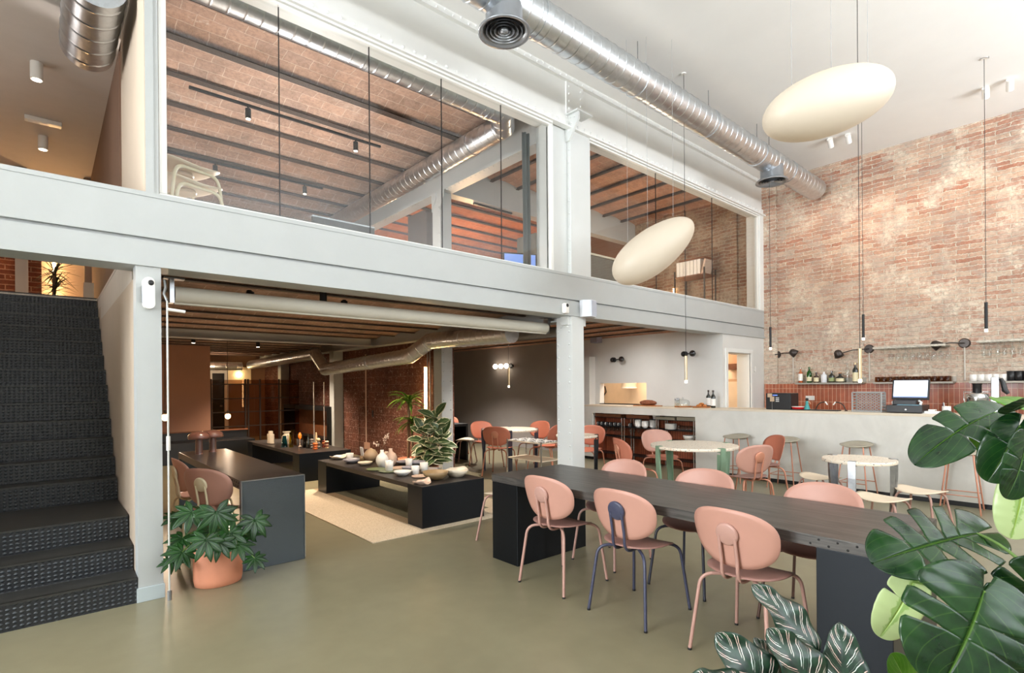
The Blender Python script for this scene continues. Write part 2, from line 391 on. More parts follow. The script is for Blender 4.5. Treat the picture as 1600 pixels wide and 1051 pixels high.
def rug_mat():
    m = NT('woven_wool'); m.set(rough=.95, spec=.1); g = m.pos()
    sx = m.n('ShaderNodeSeparateXYZ'); m.l(*g, sx, 0)
    n = m.noise(120, g, 4, .7); n0 = m.noise(2.2, g, 3)
    r = m.ramp(n, [(.3, lin((178, 160, 134))), (.7, lin((224, 208, 184)))])
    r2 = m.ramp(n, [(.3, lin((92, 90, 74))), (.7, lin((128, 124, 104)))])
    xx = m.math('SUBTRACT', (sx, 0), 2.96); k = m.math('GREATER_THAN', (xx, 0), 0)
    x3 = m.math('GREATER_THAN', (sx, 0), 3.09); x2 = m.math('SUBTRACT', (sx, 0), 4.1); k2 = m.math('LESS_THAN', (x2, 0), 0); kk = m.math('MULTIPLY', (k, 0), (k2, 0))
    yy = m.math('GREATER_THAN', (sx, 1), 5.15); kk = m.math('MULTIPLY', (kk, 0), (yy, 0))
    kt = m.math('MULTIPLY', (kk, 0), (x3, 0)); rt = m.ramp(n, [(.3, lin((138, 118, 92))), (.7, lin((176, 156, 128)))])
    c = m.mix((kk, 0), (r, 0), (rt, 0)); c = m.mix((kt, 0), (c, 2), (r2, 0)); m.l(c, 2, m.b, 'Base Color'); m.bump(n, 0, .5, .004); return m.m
RUGM = rug_mat()
def leaf_mat(name, c, c2, rough=.32, mid=(150, 170, 90), vein=0, back=None):
    m = NT(name); m.set(rough=rough, spec=.5); uv = m.n('ShaderNodeUVMap'); sx = m.n('ShaderNodeSeparateXYZ'); m.l(uv, 0, sx, 0)
    n = m.noise(9, None, 5); r = m.ramp(n, [(.3, lin(c)), (.7, lin(c2))])
    du = m.math('ABSOLUTE', (m.math('SUBTRACT', (sx, 0), .5), 0))
    k = m.ramp(du, [(.006, W1), (.016, W0)])
    c3 = m.mix((k, 0), (r, 0), lin(mid))
    if vein:
        ph = m.math('SUBTRACT', (m.math('MULTIPLY', (sx, 1), vein), 0), (m.math('MULTIPLY', (du, 0), vein * .9), 0))
        w = m.math('SINE', (m.math('MULTIPLY', (ph, 0), 2 * pi), 0)); q = m.ramp(w, [(.95, W0), (1., (.28, .28, .28, 1))])
        c3 = m.mix((q, 0), (c3, 2), lin(mid))
    m.l(c3, 2, m.b, 'Base Color')
    ts = m.n('ShaderNodeBsdfTranslucent'); m.l(c3, 2, ts, 0); mx = m.n('ShaderNodeMixShader'); mx.inputs[0].default_value = .18
    m.l(m.b, 0, mx, 1); m.l(ts, 0, mx, 2); m.l(mx, 0, m.out, 0); return m.m
LF_MON = leaf_mat('monstera_leaf', (12, 40, 18), (30, 68, 26), .22, (78, 112, 44), 7)
LF_MONL = leaf_mat('young_monstera_leaf', (66, 118, 26), (96, 150, 40), .35, (176, 206, 110), 7)
LF_FAT = leaf_mat('fatsia_leaf', (14, 46, 16), (32, 76, 26), .3, (104, 150, 70))
LF_DRA = leaf_mat('dracaena_leaf', (66, 108, 24), (112, 150, 40), .35, (150, 180, 70))
LF_DRAD = leaf_mat('dark_dracaena_leaf', (40, 46, 30), (66, 70, 44), .4, (90, 92, 60))
def var_leaf(name, dark, light, thr, mid):
    m = NT(name); m.set(rough=.35, spec=.5); uv = m.n('ShaderNodeUVMap'); sx = m.n('ShaderNodeSeparateXYZ'); m.l(uv, 0, sx, 0)
    du = m.math('ABSOLUTE', (m.math('SUBTRACT', (sx, 0), .5), 0)); n = m.noise(22, None, 4, .7)
    a = m.math('MULTIPLY_ADD', (m.math('SUBTRACT', (n, 0), .5), 0), .5, (du, 0))
    k = m.ramp(a, [(thr, W0), (thr + .06, W1)]); c = m.mix((k, 0), lin(dark), lin(light))
    k2 = m.ramp(du, [(.012, W1), (.03, W0)]); c = m.mix((k2, 0), (c, 2), lin(mid)); m.l(c, 2, m.b, 'Base Color'); return m.m
LF_FIC = var_leaf('variegated_ficus_leaf', (62, 84, 46), (216, 212, 172), .37, (150, 160, 110))
LF_VAR = var_leaf('pale_variegated_leaf', (140, 170, 96), (178, 196, 138), .06, (150, 180, 80))
def cal_mat():
    m = NT('calathea_leaf'); m.set(rough=.3, spec=.5); uv = m.n('ShaderNodeUVMap'); sx = m.n('ShaderNodeSeparateXYZ'); m.l(uv, 0, sx, 0)
    du = m.math('ABSOLUTE', (m.math('SUBTRACT', (sx, 0), .5), 0))
    wn = m.noise(5, (uv, 0), 2); wob = m.math('MULTIPLY', (wn, 0), .06)
    ph = m.math('SUBTRACT', (m.math('ADD', (sx, 1), (wob, 0)), 0), (m.math('MULTIPLY', (m.math('POWER', (du, 0), .8), 0), .55), 0))
    fine = m.math('SINE', (m.math('MULTIPLY', (ph, 0), 2 * pi * 26), 0)); big = m.math('SINE', (m.math('MULTIPLY', (ph, 0), 2 * pi * 7), 0))
    a = m.ramp(fine, [(.45, W0), (.6, W1)]); b = m.ramp(big, [(.22, W0), (.34, W1)])
    e1 = m.ramp(du, [(.045, W0), (.075, W1)]); e2 = m.ramp(du, [(.40, W1), (.47, W0)])
    k = m.mix(1., (a, 0), (b, 0), 'MULTIPLY'); k = m.mix(1., (k, 2), (e1, 0), 'MULTIPLY'); k = m.mix(1., (k, 2), (e2, 0), 'MULTIPLY')
    n = m.noise(3, (uv, 0), 3); pale = m.ramp(n, [(.35, lin((214, 176, 164))), (.65, lin((204, 214, 208)))])
    gn = m.ramp(m.noise(6, (uv, 0), 4), [(.3, lin((10, 32, 24))), (.7, lin((26, 58, 38)))])
    c = m.mix((k, 2), (gn, 0), (pale, 0)); m.l(c, 2, m.b, 'Base Color'); return m.m
LF_CAL = cal_mat()
GLASS = glass('window_glass', (.93, .95, .95, 1))
CLEAR = glass('clear_glass', (.93, .95, .95, 1), 1.6, .03)
AMBERG = glass('amber_glass', (.78, .58, .34, 1), 1.2, .05)
GREENG = glass('green_glass', (.12, .45, .1, 1), 1.2, .03)
TEALG = glass('teal_glass', (.25, .5, .55, 1), 1.2, .03)
YELG = glass('yellow_glass', (.75, .68, .2, 1), 1.2, .03)
SMOKEG = glass('smoked_glass', (.1, .11, .13, 1), 1.2, .03)
BULB = glow('warm_bulb', (255, 196, 130), 30)
TIP = glow('lamp_tip', (255, 238, 214), 10)
STRIP = glow('warm_strip', (255, 204, 140), 40)
# ================================================================== THE ROOM
YF, YB = 4.57, 4.83           # front and back of the white steel facade
ZB, ZS, ZT, ZC = 2.37, 2.915, 4.66, 5.36
ZM = 2.6                      # mezzanine floor
XR = 10.45                    # brick wall
struct('floor', MB().box(-7.2, 10.8, -3.8, 18.2, -.1, 0), FLOORM)
struct('ceiling', MB().box(-7.2, 10.8, -3.8, YB, ZC, ZC + .15), CEILW)
struct('wall_right', MB().box(XR, XR + .25, -3.8, 4.33, 0, ZC), BRICK_R)
struct('wall_right_pilaster', MB().box(10.40, XR + .25, 4.33, YF + .03, 0, ZC), BRICK_R)
struct('wall_right_upper', MB().box(XR, XR + .25, YF + .03, 7.62, 0, 5.4).box(XR - .05, XR, 5.1, 5.45, ZM, 5.35).box(XR - .06, XR, 6.25, 6.75, ZM, 5.35), BRICK_U)
struct('wall_right_wainscot', MB().box(10.375, 10.39, .2, 4.56, .0, 1.495).box(10.39, XR, .2, 4.33, 0, 1.49), TILE)

# daylight side of the hall, behind the camera: two glazed walls
def pierced(name, axis, c, lo, hi, holes, z0, z1, mat, t=.25):
    """wall on the plane axis=c with rectangular openings"""
    mb = MB(); xs = lo
    def seg(a, b, p, q):
        if axis == 'y': mb.box(a, b, c - t, c, p, q)
        else: mb.box(c - t, c, a, b, p, q)
    for a, b, p, q in holes:
        seg(xs, a, z0, z1); seg(a, b, z0, p); seg(a, b, q, z1); xs = b
    seg(xs, hi, z0, z1); return struct(name, mb, mat)
HB = [(.2, 3.4, 2.7, 5.25), (3.8, 7.0, 2.7, 5.25), (7.4, 10.2, 2.7, 5.25)]
HL = [(.7, 2.4, 1.6, 5.25), (2.7, 4.4, 1.6, 5.25)]
pierced('wall_back', 'y', -3.6, -7.0, 10.8, HB, 0, ZC, PALEW)
pierced('wall_left', 'x', -6.9, -3.8, YF, HL, 0, ZC, PALEW)
n = 4
for a, b, p, q in HB:
    m = MB().box(a, b, -3.72, -3.66, p, p + .08).box(a, b, -3.72, -3.66, q - .08, q).box(a, b, -3.72, -3.66, 3.9, 3.98)
    for k in range(4): x = a + (b - a - .07) * k / 3; m.box(x, x + .07, -3.72, -3.66, p + .08, q - .08)
    struct('window_%d' % n, m, BLACK); n += 1
for a, b, p, q in HL:
    m = MB().box(-7.02, -6.96, a, b, p, p + .08).box(-7.02, -6.96, a, b, q - .08, q).box(-7.02, -6.96, a, b, 3.4, 3.48)
    for k in range(4): y = a + (b - a - .07) * k / 3; m.box(-7.02, -6.96, y, y + .07, p + .08, q - .08)
    struct('window_%d' % n, m, BLACK); n += 1

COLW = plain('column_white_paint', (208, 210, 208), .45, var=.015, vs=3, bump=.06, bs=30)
GIRDW = plain('lit_white_steel_paint', (234, 234, 231), .5, var=.015, vs=3, bump=.06, bs=30)  # girder white raised to stand in for light that misses it
# ---- white riveted facade
gm = MB().box(-6.9, 10.41, YF + .03, YB, 4.72, ZC)
gm.box(-6.9, 10.41, YF, YF + .03, 4.715, 4.83).box(-6.9, 10.41, YF - .02, YF + .03, 5.30, ZC)          # lower and upper angle
gm.box(-6.9, 10.41, YF - .05, YF + .03, 4.70, 4.72)
gm.box(4.93, 5.24, YF + .008, YF + .03, 4.83, 5.30)                                               # splice plate over the column
for i in range(100):
    x = -2 + .125 * i
    if x < 10.3: gm.dome((x, YF, 4.772), .02, .018)
for i in range(124):
    x = -2 + .1 * i
    if x < 10.3: gm.dome((x, YF - .02, 5.322 + .022 * (i % 2)), .013, .012, n=6)
for x in (4.975, 5.19):
    for k in range(5): gm.dome((x, YF + .008, 4.88 + .09 * k), .015, .012)
struct('wall_front_girder', gm, GIRDW)
hb = MB().box(-6.9, 10.41, YF, YB, 2.577, 2.86).box(-6.9, 10.41, YF + .035, YB, 2.553, 2.577)
hb.box(-6.9, 10.41, YF, YB, 2.405, 2.553).box(-6.9, 10.41, YF - .016, YB, ZB, 2.405).box(-6.9, 10.41, YF + .006, YB, 2.86, 2.868)
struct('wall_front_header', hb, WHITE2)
struct('trim_1', MB().box(.55, 10.41, YF, YB, 2.868, 2.9), WHITE2)
struct('trim_2', MB().box(-6.9, .55, YF, YB, 2.868, 2.9), WHITE2)
# left column / end of the stair wall
struct('wall_stair', MB().box(.49, .637, YF + .15, 7.75, 0, 2.3).box(.49, .637, 7.75, 13.6, 0, 2.45), BEIGEW)
struct('trim_3', MB().box(.487, .637, YF, YF + .15, .10, ZB), WHITE2)
struct('baseboard_left', MB().box(.478, .646, YF - .012, YF + .16, 0, .10), SKIRT, bevel=.003)
# upper post between stair hall and window 1
struct('wall_front_post', MB().box(.547, .63, YF + .012, at(190, 250, X=.547).y, 2.9, 4.72), BEIGEW)
struct('trim_4', MB().box(.551, .60, YF, YF + .012, 2.9, 4.70).box(.60, .63, YF + .006, YF + .012, 2.9, 4.7), WHITE2)
# centre column: ground floor and upper floor
cm = MB().box(4.985, 5.205, YF, YB, 0, 2.37).box(4.93, 5.27, YF + .02, YF + .14, 2.26, 2.37)
cm.box(4.978, 4.985, YF + .002, YB, .02, 2.36)
for k in range(15):
    z = .10 + .16 * k
    if z < 2.34:
        cm.dome((4.978, YF + .04, z), .014, .012, (-1, 0, 0)); cm.dome((4.978, YB - .03, z), .014, .012, (-1, 0, 0))
for k in range(3):
    for j in range(2): cm.dome((4.978, YF + .07 + .055 * k, 2.24 + .055 * j), .013, .012, (-1, 0, 0))
struct('column_centre', cm, COLW)
cu = MB().box(4.985, 5.27, YF, YB, 2.9, 4.70).box(4.64, 4.985, YF + .064, YB, 2.9, 4.715).box(5.27, 5.36, YF + .004, YB, 2.9, 4.715)
for k in range(11): cu.dome((4.985, YF + .03, 3.02 + .16 * k), .012, .010, (-1, 0, 0))
cap = [(YF - .16, 4.88), (YF - .16, 4.78), (YF, 4.56), (YF + .064, 4.56), (YF + .064, 4.88)]
cu.prism(cap, 4.955, 4.985, 'x').box(4.92, 5.20, YF - .18, YF + .03, 4.865, 4.885)
for p in ((-.10, 4.82), (-.04, 4.76), (-.03, 4.83), (0.0, 4.68)): cu.dome((4.955, YF + p[0], p[1]), .013, .011, (-1, 0, 0))
struct('column_centre_upper', cu, COLW)

# ---- windows of the mezzanine
def window(n, x0, x1, splits, y=YF + .035):
    f = MB().box(x0 - .05, x1 + .05, y - .02, y + .05, ZT, ZT + .055).box(x0 - .05, x1 + .05, y - .02, y + .05, ZS - .045, ZS)
    f.box(x0 - .05, x0, y - .02, y + .05, ZS, ZT).box(x1, x1 + .05, y - .02, y + .05, ZS, ZT)
    f.box(x0 - .02, x1 + .02, y - .05, y - .02, ZT + .02, ZT + .05)
    w = struct('window_%d' % n, f, WHITE, bevel=.004)
    xs = [x0] + splits + [x1]
    for a, b in zip(xs[:-1], xs[1:]): MB().box(a + .003, b - .003, y + .01, y + .02, ZS, ZT).obj('pane', GLASS, w)
    sl = MB()
    for s_ in splits: sl.box(s_ - .003, s_ + .003, y + .009, y + .021, ZS, ZT)
    if splits: sl.obj('pane_joint', BLACKP, w)
    return w
window(1, .683, 4.64, [at(437, 200, Y=4.61).x, at(578, 200, Y=4.61).x, at(691, 250, Y=4.61).x, at(784, 300, Y=4.61).x])
window(2, 5.36, 10.20, [6.9, 8.55])
struct('trim_5', MB().box(10.25, 10.41, YF, YB, 2.9, 4.715), WHITE)

# ---- pier with the kitchen door, and the kitchen
dx0, dx1, dz = 8.965, 9.834, 2.06
struct('wall_kitchen_front', MB().box(8.81, dx0, YF + .01, YB, 0, ZB).box(dx1, 10.40, YF + .01, YB, 0, ZB).box(dx0, dx1, YF + .01, YB, dz, ZB), PALEW)
struct('door_1', MB().box(dx0 - .07, dx0, YF - .01, YF + .02, 0, dz + .07).box(dx1, dx1 + .07, YF - .01, YF + .02, 0, dz + .07).box(dx0, dx1, YF - .01, YF + .02, dz, dz + .07).box(dx1 - .01, dx1, YF + .02, YB, 0, dz).box(dx0, dx0 + .01, YF + .02, YB, 0, dz).box(dx0, dx1, YF + .02, YB, dz - .01, dz), WHITE)
hy0, hy1, hz0, hz1 = 6.14, 7.30, 1.12, 1.54
kw = MB().box(8.81, 8.95, YB, hy0, 0, 2.6).box(8.81, 8.95, hy1, 7.9, 0, 2.6).box(8.81, 8.95, hy0, hy1, 0, hz0).box(8.81, 8.95, hy0, hy1, hz1, 2.6)
struct('wall_kitchen_side', kw, PALEW)
struct('wall_kitchen_pilaster', MB().box(8.62, 8.81, 7.42, 7.9, 0, 2.1), PALEW)
struct('trim_6', MB().box(8.80, 8.96, hy0, hy1, hz0 - .012, hz0), BLACK)
KIT = plain('kitchen_cream', (232, 208, 180), .5, var=.03)
struct('wall_kitchen_back', MB().box(8.95, 10.45, 9.6, 9.7, 0, 2.6).box(10.40, 10.44, YB, 9.6, 0, 2.6), KIT)
# ---- grey wall of the back bay, brick wall of the left bay
struct('wall_far_grey', MB().box(8.81, 8.95, 7.9, 17.0, 0, 2.6).box(5.25, 8.81, 16.8, 17.0, 0, 2.6), GREYW)
struct('wall_brick_inner', MB().box(5.22, 5.40, 7.74, 17.8, 0, 2.6), BRICK_D)
struct('wall_pink', MB().box(.637, 2.80, 13.5, 13.7, 0, 2.6), PINKW)
struct('wall_far_left', MB().box(.2, 5.4, 17.8, 18.0, 0, 2.6), BROWNW)
struct('wall_far_side', MB().box(.5, .63, 13.7, 17.8, 0, 2.6), BROWNW)
for i, (x0, x1, y0, y1) in enumerate(((4.985, 5.205, 7.5, 7.74), (5.0, 5.22, 11.95, 12.2), (5.0, 5.22, 15.6, 15.85))):
    m = MB().box(x0, x1, y0, y1, 0, 2.32).box(x0 - .02, x1 + .02, y0 - .02, y1 + .02, 0, .012)
    for k in range(13): m.dome((x0 + .04, y0, .15 + .16 * k), .012, .01); m.dome((x1 - .04, y0, .15 + .16 * k), .012, .01); m.dome((x0, y0 + .04, .15 + .16 * k), .012, .01, (-1, 0, 0))
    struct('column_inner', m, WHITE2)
# ---- mezzanine slab with its tiled vaults below
SLABW = plain('slab_edge_white', (206, 196, 184), .7, var=.02)
struct('floor_mezzanine', MB().box(.49, XR, YB, 18.0, 2.57, ZM).box(-3.3, .49, 8.2, 18.0, 2.57, ZM).box(.492, .637, 4.85, 8.2, 2.3, 2.57), [SLABW])
def vaults(name, ax, lo, hi, ks, z, rise, mat):
    """segmental tile vaults between joists at ks; ax = the direction the joists run"""
    m = MB()
    for a, b in zip(ks[:-1], ks[1:]):
        def fn(u, v):
            t = a + (b - a) * u; h = z + rise * (1 - (2 * u - 1) ** 2); l = lo + (hi - lo) * v
            return (l, t, h) if ax == 'x' else (t, l, h)
        m.grid(8, 1, fn, uv=False)
    return struct(name, m, mat)
JOIST = plain('joist_grey_brown', (84, 72, 66), .7, var=.1)
JOISTD = plain('joist_dark', (58, 46, 40), .7, var=.1)
def joists(ax, lo, hi, ks, z0, z1, w, mat):
    for k in ks:
        m = MB()
        for dz0, dz1, ww in ((z0, z0 + .012, w), (z0 + .012, z1, w * .35)):
            if ax == 'x': m.box(lo, hi, k - ww / 2, k + ww / 2, dz0, dz1)
            else: m.box(k - ww / 2, k + ww / 2, lo, hi, dz0, dz1)
        struct('ceiling_joist', m, mat)
gk = [4.85 + .003] + [5.45 + .73 * i for i in range(17)]
vaults('ceiling_ground_left', 'x', .637, 5.0, gk, 2.462, .05, VAULT_X)
joists('x', .637, 4.985, gk[1:], 2.448, 2.56, .07, JOIST)
gk2 = [5.2] + [5.75 + .62 * i for i in range(6)]
vaults('ceiling_ground_right', 'y', YB, 16.9, gk2, 2.462, .05, VAULT_Y)
joists('y', YB, 16.9, gk2[1:-1], 2.448, 2.56, .07, JOIST)
struct('ceiling_beam', MB().box(.637, 4.985, 9.96, 10.16, 2.32, 2.335).box(.637, 4.985, 10.04, 10.08, 2.335, 2.5).box(.637, 4.985, 9.96, 10.16, 2.5, 2.515), WHITE2)
struct('ceiling_beam', MB().box(4.985, 5.205, YB, 17.8, 2.32, 2.34).box(5.07, 5.12, YB, 17.8, 2.34, 2.55).box(4.985, 5.205, YB, 17.8, 2.55, 2.57), WHITE2)
# ---- mezzanine rooms
uk = [4.9] + [5.79 + .78 * i for i in range(10)]
vaults('ceiling_upper_left', 'x', .55, 5.0, uk, 5.21, .12, VAULT_X)
joists('x', .55, 4.985, uk[1:], 5.19, 5.34, .11, JOISTD)
uk2 = [5.2] + [5.49 + .63 * i for i in range(8)] + [10.45]
vaults('ceiling_upper_right', 'y', YB, 7.6, uk2, 5.235, .05, VAULT_Y)
joists('y', YB, 7.55, uk2[1:-1], 5.19, 5.34, .06, JOISTD)
uk3 = [7.75 + .62 * i for i in range(10)]
vaults('ceiling_upper_far', 'x', 5.2, XR, uk3, 5.22, .07, VAULT_O)
joists('x', 5.205, XR, uk3[1:], 5.19, 5.34, .08, JOISTD)
pb = MB().box(4.985, 5.205, YB, 12.8, 4.75, 4.79).box(5.06, 5.13, YB, 12.8, 4.79, 5.3)
for i in range(70): pb.dome((5.02, YB + .1 + .11 * i, 4.79), .012, .01, (0, 0, 1), n=6)
for i in range(70): pb.dome((5.02, YB + .1 + .11 * i, 4.75), .012, .01, (0, 0, -1), n=6)
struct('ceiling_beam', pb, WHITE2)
struct('ceiling_beam', MB().box(5.205, XR, 7.56, 7.76, 4.78, 5.33), WHITE2)
struct('ceiling_beam', MB().box(9.2, 9.4, 7.76, 12.8, 3.55, 4.0), plain('ochre_beam', (196, 142, 92), .6, var=.05))
m = MB().box(4.985, 5.205, 7.5, 7.74, ZM, 4.75)
for s_ in (0, 1): m.prism([(7.5 + .24 * s_, 4.75), (7.5 + .24 * s_, 4.45), (7.5 + .24 * s_ - .12, 4.65), (7.5 + .24 * s_ - .12, 4.75)], 4.97, 4.985, 'x')
for k in range(13): m.dome((4.985, 7.54, 2.7 + .15 * k), .012, .01, (-1, 0, 0))
struct('column_inner_upper', m, WHITE2)
struct('wall_upper_far', MB().box(.3, 10.6, 12.8, 12.95, ZM, 5.45), BROWNW)
struct('wall_upper_right', MB().box(XR, XR + .2, 7.62, 12.8, ZM, 5.45), BROWNW)
struct('ceiling_upper_deck', MB().box(-3.6, 10.8, YB, 13, 5.45, 5.55), CEILW)
# stair hall, upper floor
struct('wall_stair_upper', MB().box(.55, .63, 6.3, 12.8, ZM, 5.45).box(.56, .63, 5.02, 6.3, 4.72, 5.45), BROWNW)
struct('ceiling_stair_hall', MB().box(-3.4, .55, YB, 12.8, 4.72, 4.8), plain('stair_hall_ceiling', (204, 196, 188), .8, var=.02))
struct('wall_stair_left', MB().box(-3.4, -3.3, YB, 12.8, 0, 4.8), BEIGEW)
struct('wall_stair_back', MB().box(-3.4, .55, 11.0, 11.1, ZM, 4.75), BRICK_DX)
struct('wall_stair_back_panel', MB().box(at(65, 430, Y=10.9).x, at(157, 430, Y=10.9).x, 10.86, 11.0, ZM, 4.7), BEIGEW)

# ---- staircase
RZ = [.178, .353, .525, .715, .88, 1.045, 1.21, 1.375, 1.54, 1.70, 1.86, 2.02, 2.18, 2.33, 2.47, 2.6]
RY = [4.57, 4.81, 5.09, 5.90, 6.11, 6.30, 6.47, 6.65, 6.82, 7.03, 7.25, 7.46, 7.66, 7.86, 8.04, 8.2]
# the third tread is the deep one: its riser stands at 5.09 and the next one at 5.90
st = thing('staircase', 'wide dark staircase with studded black risers climbing beside the white stair wall', 'staircase', (-.35, YF, 0))
for i in range(16):
    z0 = RZ[i - 1] if i else 0; z1 = RZ[i]; y0 = RY[i]; y1 = RY[i + 1] if i < 15 else 8.4
    m = MB().box(-.85, .832, y0 - YF, y0 - YF + .02, z0, z1, 0).box(-.85, .832, y0 - YF + .001, y1 - YF + .02, z1 - .012, z1, 1).box(-.85, .832, y0 - YF - .004, y0 - YF + .004, z1 - .012, z1 + .001, 1)
    m.obj('step', [TREAD, TREADT], st)
struct('wall_front_left', MB().box(-6.9, -1.25, YF + .02, YB, 0, ZB).box(-6.9, -3.3, YF + .02, YB, 2.9, 4.72), PALEW)
# ================================================================== TABLES
def steel_table(name, label, x0, x1, y0, y1, h, top, leg_t, legs, tmat, lmat, top_t=.06, cat='table'):
    """long table on two closed steel panel legs; origin at the floor under its middle"""
    cx, cy = (x0 + x1) / 2, (y0 + y1) / 2; hx, hy = (x1 - x0) / 2, (y1 - y0) / 2
    t = thing(name, label, cat, (cx, cy, 0))
    ey = hy - leg_t if top == 1 else hy
    MB().box(-hx, hx, -ey, ey, h - top_t, h).obj('tabletop', tmat, t, bevel=.003)
    if top == 1:
        for s_ in (-1, 1):
            a, b = sorted((s_ * hy, s_ * ey)); MB().box(-hx, hx, a, b, h - .004, h).obj('top_end', tmat, t)
    for s_ in (-1, 1):
        a, b = sorted((s_ * (hy - .002), s_ * (hy - leg_t)))
        MB().box(-hx + (0 if top == 1 else .004), hx - (0 if top == 1 else .004), a, b, 0, h - (.004 if top == 1 else top_t)).obj('leg', lmat, t, bevel=.003)
    return t, hx, hy
t, hx, hy = steel_table('dining_table', 'long dark table with black steel panel legs and five pink chairs in the foreground', 2.945, 3.805, .715, 3.66, .73, 0, .33, 2, TOPD, DSTEEL2)
for i in range(4):
    for y, z in ((-hy + .06 + .085 * i, .712), (-hy + .10 + .085 * i, .686)): MB().dome((-hx, y, z), .006, .004, (-1, 0, 0)).obj('bolt', BLACK, t)
t, hx, hy = steel_table('side_table', 'narrow dark table with a bluish steel end panel beside the potted fatsia', 1.2, 1.715, 4.745, 7.46, .742, 1, .05, 2, TOPB, DSTEEL, .075)
for i in range(5):
    for y, z in ((-hy + .06 + .07 * i, .72), (-hy + .09 + .07 * i, .69)): MB().dome((-hx, y, z), .006, .005, (-1, 0, 0)).obj('bolt', BLACK, t)
m = MB().box(-hx, hx, -hy - .006, -hy, .735, .743).box(-hx, -hx + .006, -hy - .006, -hy, .02, .743).box(hx - .006, hx, -hy - .006, -hy, .02, .743)
m.obj('edge_strip', STEEL, t)
t, hx, hy = steel_table('low_table', 'low dark steel display table on the rug, laid with ceramic bowls and cups', 2.97, 3.79, 4.85, 7.69, .452, 1, .3, 2, TOPB, DSTEEL2, .05)
t, hx, hy = steel_table('low_table', 'low dark display table behind, carrying coloured glass vases and candles', 3.03, 3.89, 8.61, 11.46, .452, 1, .3, 2, TOPB, DSTEEL2, .05)
tag(MB().box(2.36, 4.45, 4.75, 7.86, .001, .012).obj('rug', RUGM, bevel=.003), 'cream and grey-green woven rug under the low ceramics table', 'rug')

def round_table(name, label, c, r, h, nleg, lmat, lw, a0, group=None):
    t = thing(name, label, 'table', (c[0], c[1], 0), 0, group)
    MB().lathe([(r - .004, h - .034), (r, h - .03), (r, h - .004), (r - .004, h)], 64).obj('tabletop', TERRAZZO, t)
    for k in range(nleg):
        a = a0 + 2 * pi * k / nleg
        m = MB()
        # a folded flat bar: outer face, inner flange and a clamp biting the rim of the top
        m.prism([(r - .002, h - .06), (r + .012, h + .004), (r + .012, h - .16), (r - .035, 0), (r - .065, 0)], -lw / 2, lw / 2, 'y')
        m.box(r - .05, r + .012, -lw / 2, lw / 2, h, h + .006).box(r - .055, r + .004, -lw / 2, lw / 2, h - .047, h - .036)
        m.cyl((r - .03, 0, h - .085), (r - .03, 0, h - .045), .008, n=8).cyl((r - .03, 0, h - .09), (r - .03, 0, h - .08), .018, n=10)
        m.box(r - .06, r - .004, -lw / 2, -lw / 2 + .006, .02, h - .07)
        m.tf(M.Rotation(a, 4, 'Z')); m.obj('leg', lmat, t, bevel=.0015)
    return t
round_table('round_table', 'round speckled terrazzo table on sage green legs with chairs around it', (6.2, 3.62), .53, .74, 4, GREENM, .07, RD(158))
round_table('round_table', 'small round terrazzo table on polished steel legs beside the sand stools', (6.2, 1.79), .325, .74, 3, STEEL, .065, RD(186))
round_table('round_table', 'round terrazzo table on slate blue legs before the grey wall', (6.24, 7.23), .495, .74, 4, BLUEM, .07, RD(230))
round_table('round_table', 'terrazzo table on black legs half hidden behind the white riveted column', (6.2, 5.6), .32, .74, 3, BLACK, .07, RD(-48))

# ================================================================== CHAIRS
def sup(a, b, n):
    def f(t):
        c, s_ = cos(t), sin(t)
        return (a * abs(c) ** (2 / n) * (1 if c >= 0 else -1), b * abs(s_) ** (2 / n) * (1 if s_ >= 0 else -1))
    return f
def chair(label, loc, rz, tube, back=PINK, seat=PSEAT, group=None, disc=None):
    """plywood shell chair facing +x"""
    t = thing('shell_chair', label, 'chair', loc, rz, group)
    so = sup(.205, .215, 2.6)
    def seath(u, v): return .452 + .018 * (abs(v) / .215) ** 2.4 - .022 * max(0, u / .205) ** 2 + .012 * max(0, -u / .205) ** 2
    MB().plate(so, seath, .011, lambda u, v, w: V((u * (1 - .12 * max(0, u) / .2), v, w)), 7, 44).obj('seat', seat, t)
    bo = sup(.243, .163, 2.5); tl = RD(12)
    def bmap(u, v, w):
        k = 1 - .10 * (v / .15); x = -.225 + .16 * (u / .23) ** 2 * .38 + w; z = v
        return V((x * 1 - z * math.tan(tl), u * (1 + .07 * (v / .15)), .675 + z))
    MB().plate(bo, lambda u, v: 0, .011, bmap, 7, 48).obj('backrest', back, t)
    dm = MB()
    dz = .70; dx = -.225 - (.70 - .675) * math.tan(tl) - .006
    q = M.Translation((dx, 0, dz)) @ M.Rotation(-tl, 4, 'Y') @ M.Rotation(-pi / 2, 4, 'Y')
    dm.join(MB().lathe([(.061, -.004), (.063, .004), (.060, .011), (.053, .014), (1e-4, .015)], 28), q)
    for s_ in (-1, 1):
        y = .045 * s_
        p = [(dx - .008, y, dz - .01), (dx + .018, y, .56)]
        p += arc((dx + .022, y, .50), (dx + .03, y, .432), (dx + .10, y * 1.05, .436), 6)[0:] + [(-.02, y * 1.1, .442)]
        dm.tube(p, .0095, 8)
    dm.obj('backrest_support', disc or tube, t)
    for sx in (-1, 1):
        for sy in (-1, 1):
            f = V((.25 * sx, .225 * sy, .006)); k = V((.205 * sx, .19 * sy, .37)); top = V((.185 * sx, .165 * sy, .437)); inn = V((.10 * sx, .07 * sy, .440))
            l = MB().tube([f, f.lerp(k, .5)] + arc(k, V((.196 * sx, .183 * sy, .437)), top.lerp(inn, .45), 6) + [inn], .0105, 8).obj('leg', tube, t)
            MB().cyl((f.x, f.y, 0), (f.x, f.y, .012), .0115, n=8).obj('foot_cap', BLACKP, l)
    return t
